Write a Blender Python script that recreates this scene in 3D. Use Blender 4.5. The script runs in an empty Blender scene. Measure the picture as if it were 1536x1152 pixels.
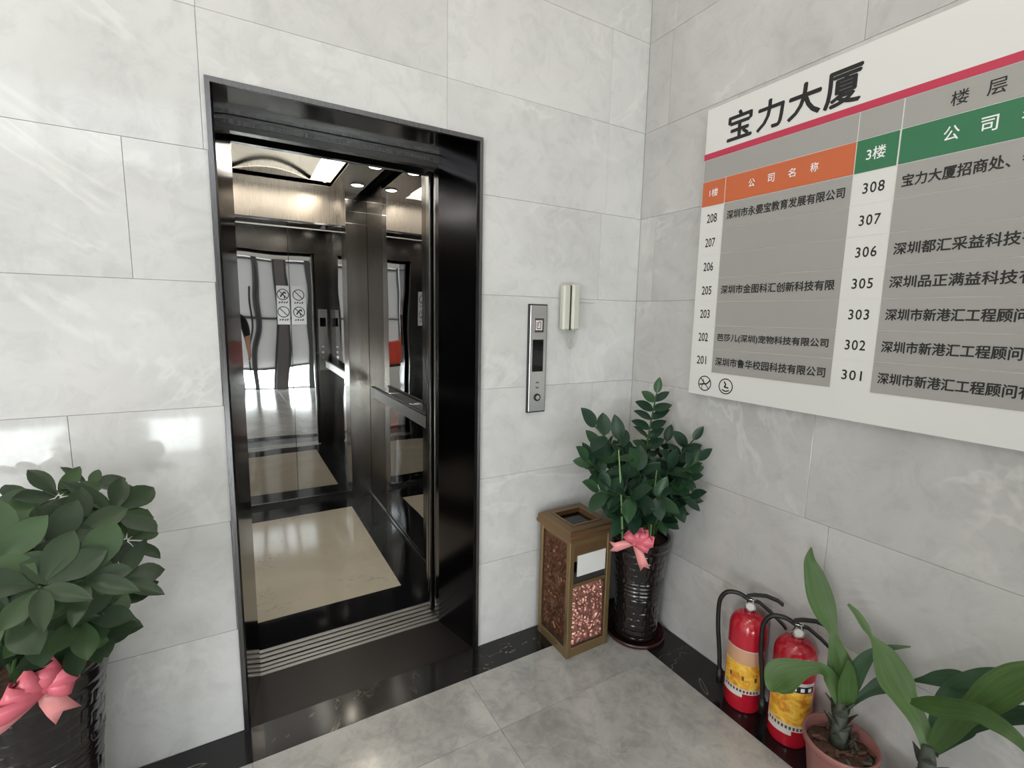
import bpy, bmesh, math, random
import numpy as np
from mathutils import Vector, Matrix, noise
random.seed(7)
S = bpy.context.scene
C = S.collection
PI = math.pi
V = Vector

# ------------------------------------------------------------------ camera
CAM = V((-1.785, -1.8307, 1.5084)); YAW, PITCH, ROLL, FPX = 0.5271, 0.1374, 0.0198, 723.45
def cam_axes():
    cy, sy = math.cos(YAW), math.sin(YAW); cp, sp = math.cos(PITCH), math.sin(PITCH)
    cr, sr = math.cos(ROLL), math.sin(ROLL)
    f = V((sy*cp, cy*cp, -sp)); r = V((cy, -sy, 0)); u = r.cross(f)
    return cr*r+sr*u, -sr*r+cr*u, f
AR, AU, AF = cam_axes()
cd = bpy.data.cameras.new('camera'); cam = bpy.data.objects.new('camera', cd); C.objects.link(cam)
cam.matrix_world = Matrix(((AR.x, AU.x, -AF.x, CAM.x), (AR.y, AU.y, -AF.y, CAM.y), (AR.z, AU.z, -AF.z, CAM.z), (0, 0, 0, 1)))
cd.sensor_width = 36; cd.lens = FPX*36/1536; cd.clip_start = 0.02; cd.clip_end = 200
S.camera = cam
def at(px, py, ax, v):
    """real position of a spot of the photograph on the plane axis=v"""
    d = AF + AR*((px-768)/FPX) + AU*((576-py)/FPX)
    t = (v-CAM[ax])/d[ax]
    return CAM + d*t

# ------------------------------------------------------------------ world, sun, lights, exposure
W = bpy.data.worlds.new('sky'); S.world = W; W.use_nodes = True
bg = W.node_tree.nodes['Background']
bg.inputs[0].default_value = (0.88, 0.93, 1.0, 1); bg.inputs[1].default_value = 2.6
sd = bpy.data.lights.new('sun', 'SUN'); sd.energy = 5.0; sd.angle = 0.01; sd.color = (1, .96, .9)
so = bpy.data.objects.new('sun', sd); C.objects.link(so)
so.rotation_euler = V((-0.55, -0.12, -1.0)).to_track_quat('-Z', 'Y').to_euler()
def area(name, loc, target, sx, sy, e, col=(1, 1, 1), spread=PI):
    d = bpy.data.lights.new(name, 'AREA'); d.shape = 'RECTANGLE'; d.size = sx; d.size_y = sy; d.energy = e; d.color = col; d.spread = spread
    o = bpy.data.objects.new(name, d); C.objects.link(o); o.location = loc
    o.rotation_euler = (V(target)-V(loc)).to_track_quat('-Z', 'Y').to_euler(); return o
FY = -4.2          # plane of the glazed entrance front
LX = -8.2          # left end of the lobby
CEIL = 3.75
# daylight entering through the two clear strips of the glazed front: low (sunlit paving outside) and high (sky)
area('daylight_low', (-2.4, FY-0.08, .22), (-2.4, 0, .30), 4.7, .40, 110, (.965, .985, 1))
area('daylight_high', (-2.4, FY-0.08, 3.17), (-2.4, 0, 3.0), 4.7, .62, 19, (.955, .98, 1))
# added fill from an unseen, made-up doorway at the far left of the front
area('doorway_fill', (-6.6, FY-0.02, 1.35), (-6.2, 0, 1.2), 2.6, 2.5, 162, (.965, .985, 1))
S.view_settings.view_transform = 'Standard'; S.view_settings.look = 'None'
S.view_settings.exposure = 0.2; S.view_settings.gamma = 1; S.view_settings.use_curve_mapping = False
S.cycles.use_denoising = True
S.cycles.max_bounces = 10; S.cycles.glossy_bounces = 8; S.cycles.transparent_max_bounces = 12
S.cycles.sample_clamp_indirect = 6; S.cycles.caustics_reflective = False; S.cycles.caustics_refractive = False

# ------------------------------------------------------------------ materials
def srgb(r, g=None, b=None):
    if g is None: g = b = r
    f = lambda c: (c/255/12.92) if c/255 <= .04045 else ((c/255+.055)/1.055)**2.4
    return (f(r), f(g), f(b), 1)
def mat(name, col, rough=.5, metal=0., spec=None, coat=0, emit=None, es=0, alpha=None):
    m = bpy.data.materials.new(name); m.use_nodes = True
    b = m.node_tree.nodes['Principled BSDF']
    b.inputs['Base Color'].default_value = col; b.inputs['Roughness'].default_value = rough; b.inputs['Metallic'].default_value = metal
    if spec is not None: b.inputs['Specular IOR Level'].default_value = spec
    if coat: b.inputs['Coat Weight'].default_value = coat; b.inputs['Coat Roughness'].default_value = .05
    if emit: b.inputs['Emission Color'].default_value = emit; b.inputs['Emission Strength'].default_value = es
    return m
class NT:
    def __init__(s, m): s.t = m.node_tree; s.b = s.t.nodes['Principled BSDF']
    def n(s, ty, **kw):
        x = s.t.nodes.new(ty)
        for k, v in kw.items():
            if k.startswith('i_'):
                x.inputs[k[2:].replace('_', ' ')].default_value = v
            else: setattr(x, k, v)
        return x
    def l(s, a, b): s.t.links.new(a, b)
def coords(N, rnd=True, scale=(1, 1, 1)):
    tc = N.n('ShaderNodeTexCoord'); mp = N.n('ShaderNodeMapping'); mp.inputs['Scale'].default_value = scale
    N.l(tc.outputs['Object'], mp.inputs['Vector'])
    if rnd:
        oi = N.n('ShaderNodeObjectInfo'); mu = N.n('ShaderNodeMath', operation='MULTIPLY'); mu.inputs[1].default_value = 37.
        N.l(oi.outputs['Random'], mu.inputs[0]); N.l(mu.outputs[0], mp.inputs['Location'])
    return mp.outputs[0]
def ramp(N, fac, stops):
    r = N.n('ShaderNodeValToRGB'); e = r.color_ramp.elements
    while len(e) < len(stops): e.new(.5)
    for k, (p, c) in enumerate(stops): e[k].position = p; e[k].color = c
    N.l(fac, r.inputs[0]); return r.outputs[0]
def bump(N, h, strength=.1, dist=.01):
    b = N.n('ShaderNodeBump'); b.inputs['Strength'].default_value = strength; b.inputs['Distance'].default_value = dist
    N.l(h, b.inputs['Height']); N.l(b.outputs[0], N.b.inputs['Normal'])
def noise_tex(N, v, sc, det=5, rough=.6, dist=0.):
    t = N.n('ShaderNodeTexNoise'); t.inputs['Scale'].default_value = sc; t.inputs['Detail'].default_value = det
    t.inputs['Roughness'].default_value = rough; t.inputs['Distortion'].default_value = dist; N.l(v, t.inputs['Vector']); return t.outputs['Fac']
def mix(N, fac, a, b, mode='MIX'):
    m = N.n('ShaderNodeMix', data_type='RGBA', blend_type=mode)
    if isinstance(fac, float): m.inputs[0].default_value = fac
    else: N.l(fac, m.inputs[0])
    for k, x in ((6, a), (7, b)):
        if isinstance(x, tuple): m.inputs[k].default_value = x
        else: N.l(x, m.inputs[k])
    return m.outputs[2]
def marble(name, c1, c2, cv, rough, vein=.5, sc=1.6, vs=1.3, vw=.02, rbump=0.):
    m = mat(name, c1, rough); N = NT(m); v = coords(N)
    base = ramp(N, noise_tex(N, v, sc, 6, .62, .6), [(.32, c2), (.62, c1)])
    nz = noise_tex(N, v, vs, 4, .65, 1.6)
    s = N.n('ShaderNodeMath', operation='SUBTRACT'); s.inputs[1].default_value = .5; N.l(nz, s.inputs[0])
    a = N.n('ShaderNodeMath', operation='ABSOLUTE'); N.l(s.outputs[0], a.inputs[0])
    vf = ramp(N, a.outputs[0], [(0, (vein,)*3+(1,)), (vw, (0, 0, 0, 1))])
    ms = ramp(N, noise_tex(N, v, 2.3, 3), [(.48, (0, 0, 0, 1)), (.62, (1, 1, 1, 1))])
    vf2 = mix(N, 1., vf, ms, 'MULTIPLY')
    N.l(mix(N, vf2, base, cv), N.b.inputs['Base Color'])
    return m, N, v
def steel(name, col, rough, wav=.0, brush=True, streak=.12):
    m = mat(name, col, rough, 1.); N = NT(m); v = coords(N, False)
    if brush:
        vv = coords(N, False, (120, 120, 1.5)); nf = noise_tex(N, vv, 3, 3)
        mr = N.n('ShaderNodeMapRange'); mr.inputs['To Min'].default_value = rough*.75; mr.inputs['To Max'].default_value = rough*1.3
        N.l(nf, mr.inputs['Value']); N.l(mr.outputs[0], N.b.inputs['Roughness'])
    if wav:
        bump(N, noise_tex(N, v, 1.7, 1, .4), 1., wav)
    return m
M = {}
M['wall'], N, v = marble('polished_grey_marble_tile', srgb(212, 211, 210), srgb(197, 196, 195), srgb(229, 228, 226), .065, .42, 1.5, 1.1, .03)
N.b.inputs['Specular IOR Level'].default_value = .30
f2 = noise_tex(N, v, 9, 6, .75, .8)
old = N.b.inputs['Base Color'].links[0].from_socket
N.l(mix(N, 1., old, ramp(N, f2, [(.34, (.90, .90, .905, 1)), (.52, (1, 1, 1, 1))]), 'MULTIPLY'), N.b.inputs['Base Color'])
bump(N, noise_tex(N, v, .9, 1, .4), .35, .004)
M['wall_right'], N, v = marble('shaded_polished_marble_tile', srgb(195, 193, 191), srgb(178, 177, 175), srgb(216, 214, 211), .09, .42, 1.5, 1.1, .03)  # same marble, darkened: this wall's shade is put into the colour
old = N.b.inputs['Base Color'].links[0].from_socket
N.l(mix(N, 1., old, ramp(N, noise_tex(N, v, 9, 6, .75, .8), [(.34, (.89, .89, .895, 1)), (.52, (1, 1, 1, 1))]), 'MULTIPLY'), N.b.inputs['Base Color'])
M['floor'], N, v = marble('polished_grey_floor_tile', srgb(190, 189, 186), srgb(156, 156, 154), srgb(208, 204, 197), .16, .5, 2.4, 1.7, .02)
old = N.b.inputs['Base Color'].links[0].from_socket
N.l(mix(N, 1., old, ramp(N, noise_tex(N, v, 14, 6, .7, .5), [(.36, (.78, .78, .79, 1)), (.56, (1, 1, 1, 1))]), 'MULTIPLY'), N.b.inputs['Base Color'])
M['black'], N, v = marble('black_veined_marble', srgb(26, 25, 26), srgb(16, 15, 17), srgb(150, 140, 125), .12, .7, 3, 1.6, .007)
M['granite'] = mat('dark_brown_stone_threshold', srgb(27, 24, 24), .3, spec=.3)
M['carblack'] = mat('black_car_floor_border', srgb(18, 18, 22), .07)
M['beige'], N, v = marble('beige_marble_car_floor', srgb(206, 198, 182), srgb(194, 187, 171), srgb(110, 105, 98), .09, .6, 2, 4., .012)
M['grout'] = mat('pale_grout', srgb(212, 211, 209), .8)
M['groutdark'] = mat('dark_grout', srgb(58, 56, 54), .8)
M['frame'] = steel('dark_titanium_steel', (.10, .10, .112, 1), .16)
M['edge'] = steel('door_edge_steel', (.42, .41, .39, 1), .18)
M['lip'] = steel('brushed_grey_steel_lip', (.17, .165, .17, 1), .28)
M['jamb'] = steel('dark_mirror_steel_jamb', (.12, .12, .13, 1), .10)
M['soffit'] = steel('steel_head_soffit', (.25, .25, .25, 1), .12)
M['reflector'] = mat('polished_arched_reflector', (.78, .76, .72, 1), .16, 1.)
M['mirror'] = steel('mirror_steel', (.60, .60, .60, 1), .015, .004, False)
M['brushed'] = steel('brushed_car_steel', (.28, .265, .245, 1), .2)
M['dbrushed'] = steel('dark_brushed_car_steel', (.16, .155, .15, 1), .2)
M['upper'] = steel('satin_upper_steel', (.62, .55, .47, 1), .28)
M['sill'] = mat('aluminium_sill', (.34, .335, .33, 1), .34, 1.)
M['groove'] = mat('groove_dark', (.05, .05, .05, 1), .5, .5)
M['chrome'] = mat('chrome', (.8, .8, .8, 1), .12, 1.)
M['satin'] = mat('satin_stainless', (.64, .63, .62, 1), .36, 1.)
M['blackplastic'] = mat('black_plastic', srgb(18), .35)
M['blackgloss'] = mat('black_gloss_glass', srgb(10), .05)
M['phone'] = mat('ivory_plastic', srgb(196, 196, 184), .4)
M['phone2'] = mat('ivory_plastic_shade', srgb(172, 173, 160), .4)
M['board'] = mat('white_board_enamel', srgb(216, 215, 212), .35)
M['slat'] = mat('grey_name_slat', srgb(157, 155, 151), .38)
M['orange'] = mat('orange_header_film', srgb(196, 100, 60), .4)
M['green'] = mat('green_header_film', srgb(46, 112, 76), .4)
M['crimson'] = mat('crimson_stripe_film', srgb(186, 50, 78), .4)
M['ink'] = mat('black_lettering', srgb(22), .5)
M['wink'] = mat('white_lettering', srgb(236), .5)
M['brass'] = mat('antique_brass', srgb(140, 118, 84), .36, .7)
M['lidbrass'] = mat('reddish_brass', srgb(134, 106, 76), .32, .7)
M['copper'] = mat('embossed_copper', srgb(178, 126, 114), .34, .75)
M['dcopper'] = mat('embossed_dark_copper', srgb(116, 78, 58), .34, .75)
M['paper'] = mat('white_paper_notice', srgb(215, 214, 212), .6)
M['pot'] = mat('black_glazed_ceramic', srgb(28, 24, 24), .16, 0, coat=.3)
M['saucer'] = mat('dark_red_saucer', srgb(56, 28, 30), .25)
M['soil'] = mat('brown_soil', srgb(60, 44, 36), .95)
N = NT(M['soil']); v = coords(N, False); N.l(ramp(N, noise_tex(N, v, 60, 4), [(.3, srgb(38, 28, 24)), (.7, srgb(104, 74, 60))]), N.b.inputs['Base Color']); bump(N, noise_tex(N, v, 80, 3), .8, .01)
M['bark'] = mat('bark_chip', srgb(96, 66, 54), .8)
M['terracotta'] = mat('pinkish_terracotta_plastic', srgb(146, 96, 92), .5)
M['red'] = mat('red_extinguisher_paint', srgb(178, 26, 44), .22, coat=.5)
M['hose'] = mat('black_rubber', srgb(16), .45)
M['label_y'] = mat('yellow_printed_label', srgb(226, 168, 52), .45)
N = NT(M['label_y']); v = coords(N, True); N.l(ramp(N, noise_tex(N, v, 26, 4, .6, 1.), [(.35, srgb(196, 120, 40)), (.5, srgb(228, 172, 50)), (.66, srgb(238, 200, 92))]), N.b.inputs['Base Color'])
M['label_w'] = mat('white_printed_label', srgb(205, 200, 196), .5)
M['label_b'] = mat('brown_cream_label', srgb(196, 150, 120), .5)
M['ribbon'] = mat('pink_satin_ribbon', srgb(216, 104, 120), .3)
M['ribbon2'] = mat('pale_pink_satin_ribbon', srgb(232, 150, 150), .28)
def leafmat(name, c1, c2, c3, rough=.3, uv=False):
    m = mat(name, c1, rough+.06, spec=.4); N = NT(m); v = coords(N, True)
    base = ramp(N, noise_tex(N, v, 3, 3), [(.3, c1), (.7, c2)])
    oi = N.n('ShaderNodeObjectInfo')
    base = mix(N, ramp(N, oi.outputs['Random'], [(.55, (0, 0, 0, 1)), (1, (.8, .8, .8, 1))]), base, c3)
    if uv:
        tc = N.n('ShaderNodeTexCoord'); mp = N.n('ShaderNodeMapping'); mp.inputs['Scale'].default_value = (1.2, 16, 1); N.l(tc.outputs['UV'], mp.inputs['Vector'])
        base = mix(N, 1., base, ramp(N, noise_tex(N, mp.outputs[0], 1.6, 4, .6), [(.35, (.72, .76, .70, 1)), (.65, (1.2, 1.18, 1.2, 1))]), 'MULTIPLY')
    N.l(base, N.b.inputs['Base Color'])
    tr = N.n('ShaderNodeBsdfTranslucent'); N.l(base, tr.inputs['Color'])
    ms = N.n('ShaderNodeMixShader'); ms.inputs[0].default_value = .18
    N.l(N.b.outputs[0], ms.inputs[1]); N.l(tr.outputs[0], ms.inputs[2])
    N.l(ms.outputs[0], N.t.nodes['Material Output'].inputs['Surface'])
    return m
M['leaf1'] = leafmat('dark_green_leaf', srgb(30, 56, 42), srgb(42, 70, 50), srgb(58, 92, 56))
M['leaf2'] = leafmat('olive_green_leaf', srgb(50, 66, 48), srgb(62, 80, 56), srgb(78, 106, 66))
M['strap'] = leafmat('corn_plant_leaf', srgb(64, 92, 50), srgb(78, 106, 56), srgb(104, 128, 74), .38, True)
M['strapd'] = leafmat('dark_corn_plant_leaf', srgb(48, 72, 54), srgb(58, 84, 60), srgb(64, 92, 64), .38, True)
M['stem'] = mat('green_stem', srgb(58, 80, 48), .65, spec=.2)
M['husk'] = mat('grey_green_husk', srgb(70, 76, 66), .6)
M['midrib'] = mat('pale_midrib', srgb(130, 158, 104), .5)
M['white'] = mat('white_paint', srgb(226, 225, 222), .6)
M['ceilw'] = mat('white_ceiling_board', srgb(228, 222, 210), .7)
M['alu'] = mat('grey_window_frame', srgb(96, 98, 102), .4, .5)
M['pillar'] = mat('grey_pillar_stone', srgb(112, 108, 110), .3)
M['outground'] = mat('pale_outdoor_paving', srgb(222, 218, 210), .8)
M['outwall'] = mat('outdoor_grey_render', srgb(158, 160, 158), .8)
M['car_ceiling'] = steel('satin_car_ceiling', (.56, .52, .47, 1), .26)
M['lamp'] = mat('lit_lamp', srgb(255, 246, 225), .4, emit=(1, .93, .8, 1), es=9.)
M['lampw'] = mat('lit_panel', srgb(255, 250, 238), .4, emit=(1, .96, .88, 1), es=3.)
M['redbox'] = mat('orange_red_lacquer', srgb(214, 66, 38), .35)
M['gold'] = mat('gold_ornament', srgb(212, 156, 50), .3, .8)
M['skin'] = mat('skin', srgb(196, 150, 124), .5)
M['hair'] = mat('black_hair', srgb(22, 19, 18), .5)
M['shirt'] = mat('black_cotton_tshirt', srgb(26, 25, 27), .9)
M['trousers'] = mat('light_grey_trousers', srgb(150, 140, 140), .9)
M['shoes'] = mat('dark_shoes', srgb(44, 42, 42), .6)
M['eyew'] = mat('eye_white', srgb(230), .3)
def glassmat(name, tint, refl=.08):
    m = bpy.data.materials.new(name); m.use_nodes = True; t = m.node_tree; t.nodes.clear()
    o = t.nodes.new('ShaderNodeOutputMaterial'); tr = t.nodes.new('ShaderNodeBsdfTransparent'); tr.inputs[0].default_value = tint
    g = t.nodes.new('ShaderNodeBsdfGlossy'); g.inputs['Roughness'].default_value = .02
    x = t.nodes.new('ShaderNodeMixShader'); x.inputs[0].default_value = refl
    t.links.new(tr.outputs[0], x.inputs[1]); t.links.new(g.outputs[0], x.inputs[2]); t.links.new(x.outputs[0], o.inputs[0]); return m
M['glass'] = glassmat('clear_glass', (.93, .96, .95, 1))
def frosted():
    m = bpy.data.materials.new('frosted_glass'); m.use_nodes = True; t = m.node_tree; t.nodes.clear()
    o = t.nodes.new('ShaderNodeOutputMaterial'); a = t.nodes.new('ShaderNodeBsdfTranslucent'); a.inputs[0].default_value = srgb(206, 206, 205)
    d = t.nodes.new('ShaderNodeBsdfDiffuse'); d.inputs[0].default_value = srgb(198, 199, 198)
    x = t.nodes.new('ShaderNodeMixShader'); x.inputs[0].default_value = .35
    t.links.new(a.outputs[0], x.inputs[1]); t.links.new(d.outputs[0], x.inputs[2]); t.links.new(x.outputs[0], o.inputs[0]); return m
M['frost'] = frosted()

# ------------------------------------------------------------------ mesh helpers
def smooth(me, on=True):
    me.polygons.foreach_set('use_smooth', [on]*len(me.polygons))
def link(name, me, parent=None, loc=None, rot=None):
    o = bpy.data.objects.new(name, me); C.objects.link(o)
    if loc is not None: o.location = loc
    if rot is not None: o.rotation_euler = rot
    if parent is not None: o.parent = parent
    return o
class MB:
    def __init__(s): s.bm = bmesh.new()
    def box(s, a, b, bev=0):
        x0, y0, z0 = a; x1, y1, z1 = b
        r = bmesh.ops.create_cube(s.bm, size=1)
        for q in r['verts']:
            q.co = V(((x0+x1)/2+q.co.x*(x1-x0), (y0+y1)/2+q.co.y*(y1-y0), (z0+z1)/2+q.co.z*(z1-z0)))
        if bev:
            es = list({e for q in r['verts'] for e in q.link_edges})
            bmesh.ops.bevel(s.bm, geom=es, offset=bev, segments=1, affect='EDGES', profile=.5)
        return s
    def prism(s, pts, z0, z1):      # polygon in xy, extruded in z
        n = len(pts); a = [s.bm.verts.new((p[0], p[1], z0)) for p in pts]; b = [s.bm.verts.new((p[0], p[1], z1)) for p in pts]
        s.bm.faces.new(list(reversed(a))); s.bm.faces.new(b)
        for i in range(n): s.bm.faces.new((a[i], a[(i+1) % n], b[(i+1) % n], b[i]))
        return s
    def tube(s, pts, rad, seg=10, cap=True):
        pts = [V(p) for p in pts]; n = len(pts); rings = []
        rs = rad if isinstance(rad, (list, tuple)) else [rad]*n
        up = None
        for i, p in enumerate(pts):
            t = (pts[min(i+1, n-1)]-pts[max(i-1, 0)]).normalized()
            if up is None:
                up = V((0, 0, 1)) if abs(t.z) < .9 else V((1, 0, 0))
            a = t.cross(up)
            if a.length < 1e-5: a = t.cross(V((0, 1, 0)))
            a.normalize(); b = t.cross(a).normalized(); up = -b if b.dot(up) < 0 else b
            b = up
            rings.append([s.bm.verts.new(p+rs[i]*(math.cos(2*PI*k/seg)*a+math.sin(2*PI*k/seg)*b)) for k in range(seg)])
        for i in range(n-1):
            for k in range(seg):
                s.bm.faces.new((rings[i][k], rings[i][(k+1) % seg], rings[i+1][(k+1) % seg], rings[i+1][k]))
        if cap:
            s.bm.faces.new(list(reversed(rings[0]))); s.bm.faces.new(rings[-1])
        return s
    def lathe(s, prof, seg=48, fn=None, centre=(0, 0), close=True):   # prof: (r,z)
        rings = []
        for (r, z) in prof:
            ring = []
            for k in range(seg):
                th = 2*PI*k/seg; rr = r+(fn(th, z, r) if fn else 0)
                ring.append(s.bm.verts.new((centre[0]+rr*math.cos(th), centre[1]+rr*math.sin(th), z)))
            rings.append(ring)
        for i in range(len(rings)-1):
            for k in range(seg):
                s.bm.faces.new((rings[i][k], rings[i][(k+1) % seg], rings[i+1][(k+1) % seg], rings[i+1][k]))
        if close:
            s.bm.faces.new(list(reversed(rings[0]))); s.bm.faces.new(rings[-1])
        return s
    def grid(s, fn, nu, nv):
        g = [[s.bm.verts.new(fn(i/nu, j/nv)) for j in range(nv+1)] for i in range(nu+1)]
        for i in range(nu):
            for j in range(nv): s.bm.faces.new((g[i][j], g[i+1][j], g[i+1][j+1], g[i][j+1]))
        return s
    def build(s, name, m, parent=None, sm=False, loc=None, rot=None, normals=True):
        if normals: bmesh.ops.recalc_face_normals(s.bm, faces=s.bm.faces)
        me = bpy.data.meshes.new(name); s.bm.to_mesh(me); s.bm.free(); me.materials.append(m)
        if sm: smooth(me)
        return link(name, me, parent, loc, rot)
def autosmooth(o, ang=40):
    me = o.data; smooth(me); me.set_sharp_from_angle(angle=math.radians(ang)); return o
def box(name, a, b, m, parent=None, bev=0):
    return MB().box(a, b, bev).build(name, m, parent)
def thing(name, label, cat, group=None, loc=(0, 0, 0), rz=0):
    o = bpy.data.objects.new(name, None); C.objects.link(o); o.location = loc; o.rotation_euler = (0, 0, rz); o.empty_display_size = .05
    o['label'] = label; o['category'] = cat
    if group: o['group'] = group
    return o
def tag(o, label, cat, group=None):
    o['label'] = label; o['category'] = cat
    if group: o['group'] = group
    return o
def struct(o, label=None):
    o['kind'] = 'structure'
    if label: o['label'] = label
    return o

# ------------------------------------------------------------------ room shell with single tiles
HX0, HX1, HZ = -1.817, -0.880, 2.211      # lift opening (outer edge of the steel surround)
def rects_minus(r, h):
    x0, x1, z0, z1 = r; a0, a1, b0, b1 = h
    if x1 <= a0 or x0 >= a1 or z1 <= b0 or z0 >= b1: return [r]
    out = []
    if x0 < a0: out.append((x0, a0, z0, z1))
    if x1 > a1: out.append((a1, x1, z0, z1))
    m0, m1 = max(x0, a0), min(x1, a1)
    if z1 > b1: out.append((m0, m1, b1, z1))
    if z0 < b0: out.append((m0, m1, z0, b0))
    return out
TG = .0005
# back wall (the lift wall): carcass + tiles
bw = MB()
for r in rects_minus((LX, .2, 0, CEIL), (HX0, HX1, -1, HZ)): bw.box((r[0], .006, r[2]-(.2 if r[2] == 0 else 0)), (r[1], .26, r[3]))
wall_back = struct(bw.build('wall_back', M['grout']), 'pale grey polished marble wall around the lift')
def tile_row(parent, plane, lo, hi, z0, z1, phase, hole=None, m=None, width=.8, end=0):
    k = math.floor((lo-phase)/width)
    while phase+k*width < hi:
        a, b = max(lo, phase+k*width), min(hi, phase+(k+1)*width); k += 1
        if b-a < .01: continue
        rs = [(a, b, z0, z1)]
        if hole: rs = rects_minus(rs[0], hole)
        if not rs: continue
        ctr = ((a+b)/2, (z0+z1)/2); mb = MB()
        for (p, q, r, s) in rs:
            g0, g1 = (TG if p == a else 0), (TG if q == b else 0)
            h0, h1 = (TG if r == z0 else 0), (TG if s == z1 else 0)
            if plane == 'y': mb.box((p+g0-ctr[0], 0, r+h0-ctr[1]), (q-g1-ctr[0], .007, s-h1-ctr[1]), .0008 if len(rs) == 1 else 0)
            else: mb.box((0, p+g0-ctr[0], r+h0-ctr[1]), (.007, q-g1-ctr[0], s-h1-ctr[1]), .0008 if len(rs) == 1 else 0)
        mb.build('tile', m, parent, loc=((ctr[0], 0, ctr[1]) if plane == 'y' else (0, ctr[0], ctr[1])))
phB = [-.60, -.62, -.261, -.253, -.62, -1.029, -.228, -.628, -1.028, -.628]
phB = [-.95, -.55, -1.063, -.653, -1.053, -1.029, -.228, -.628, -1.028, -.628]
z = 0; i = 0
while z < CEIL-.01:
    z1 = min(CEIL, z+.4)
    if z1 <= 2.01:
        tile_row(wall_back, 'y', LX, HX0, z, z1, {2: -2.209, 4: -2.029}.get(i, -2.42-.2*(i % 2)), None, M['wall'])
        tile_row(wall_back, 'y', HX1, 0, z, z1, {2: -.261, 4: -.253, 0: -.45, 1: -.25, 3: -.40}[i], None, M['wall'])
    else: tile_row(wall_back, 'y', LX, 0, z, z1, phB[i % 10], (HX0, HX1, -1, HZ), M['wall'])
    z = z1; i += 1
wr = box('wall_right', (.006, FY-.2, -.2), (.25, .006, CEIL), M['grout']); struct(wr, 'pale grey polished marble wall behind the directory board')
phR = [-.03, -.2, -.916, -.5, -.9, -.5, -.941, -.152, -.55, -.9]
z = 0; i = 0
while z < CEIL-.01:
    z1 = min(CEIL, z+.4)
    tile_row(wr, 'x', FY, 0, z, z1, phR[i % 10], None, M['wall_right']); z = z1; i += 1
ce = box('ceiling', (LX, FY, CEIL), (.2, .2, CEIL+.12), M['ceilw']); struct(ce)
# floor: tiles and black border, pieces laid on a bed
fl = box('floor', (LX, FY-.2, -.12), (.1, .1, -.009), M['groutdark']); struct(fl, 'grey stone floor tiles with black marble border along the walls')
FX = [-.199-k*.7995 for k in range(0, 8)]; FYs = [-.159, -.447]+[-.447-.8*k for k in range(1, 6)]
def fpiece(name, x0, x1, y0, y1, m, z=0.):
    cx, cy = (x0+x1)/2, (y0+y1)/2
    MB().box((x0+TG-cx, y0+TG-cy, -.010), (x1-TG-cx, y1-TG-cy, z), .0007).build(name, m, fl, loc=(cx, cy, 0))
for i in range(len(FX)-1):
    for j in range(len(FYs)-1):
        fpiece('floor_tile', max(FX[i+1], LX), FX[i], max(FYs[j+1], FY), FYs[j], M['floor'])
xs = [0, -.199, -.9985]+[-.9985-.7995*k for k in range(1, 6)]
for i in range(len(xs)-1):
    fpiece('border_slab', max(xs[i+1], LX), xs[i], -.159, .0, M['black'], 0)
ys = FYs
for j in range(len(ys)-1): fpiece('border_slab', -.199, 0, max(ys[j+1], FY), ys[j], M['black'], 0)

# ------------------------------------------------------------------ glazed front behind the camera, outdoors
def front():
    r = struct(box('wall_front', (LX, FY-.1, 2.55), (.2, FY+.1, 2.85), M['white']), 'glazed entrance front behind the photographer')
    box('lintel', (LX, FY-.1, 3.5), (.2, FY+.1, CEIL), M['white'], r)
    n = 0
    bays = [(-5.1, -4.15), (-4.1, -3.13), (-3.03, -2.1), (-2.04, -1.39), (-1.34, -1.02), (-.80, -.42), (-.36, -.05)]
    for (a, b) in bays:
        n += 1
        fr = MB()
        for (p, q, s, t) in ((a-.03, a+.02, 0, 3.5), (b-.02, b+.03, 0, 3.5)): fr.box((p, FY-.03, s), (q, FY+.03, t))
        for zz in (.42, 1.41, 2.50): fr.box((a+.02, FY-.028, zz-.02), (b-.02, FY+.028, zz+.02))
        w = struct(fr.build('window_%d' % n, M['alu']))
        box('clear_pane', (a+.02, FY-.004, .02), (b-.02, FY+.004, .40), M['glass'], w)
        box('frosted_pane', (a+.02, FY-.004, .44), (b-.02, FY+.004, 1.39), M['frost'], w)
        box('frosted_pane', (a+.02, FY-.004, 1.43), (b-.02, FY+.004, 2.48), M['frost'], w)
        box('clear_pane', (a+.02, FY-.004, 2.85), (b-.02, FY+.004, 3.5), M['glass'], w)
        if n == 4:
            MB().tube([(-1.46, FY+.03, .35), (-1.46, FY+.09, .35), (-1.46, FY+.09, 1.95), (-1.46, FY+.03, 1.95)], .014, 8).build('door_handle', M['blackplastic'], w)
    box('entrance_pier', (-5.3, FY-.1, 0), (-5.13, FY+.1, 2.55), M['white'], r); box('entrance_pier', (LX, FY-.1, 0), (-7.95, FY+.1, 2.55), M['white'], r); box('fanlight_board', (LX, FY-.05, 2.85), (-5.13, FY+.05, 3.5), M['white'], r)  # edges of the unseen doorway added for fill
    p = struct(box('trim_1', (-1.0, FY-.12, 0), (-.83, FY+.12, 2.55), M['pillar']), 'grey stone pier between the entrance windows')
    g = struct(box('outdoor_ground', (-16, -24, -.14), (12, FY-.2, -.02), M['outground']))
    o = struct(box('outdoor_wall', (-16, -24.5, -.02), (12, -24, 6), M['outwall']))
front()
# left end wall of the lobby
lw = MB(); lw.box((LX-.2, FY-.1, 0), (LX, .2, CEIL))
struct(lw.build('wall_left', M['white']))

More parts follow.
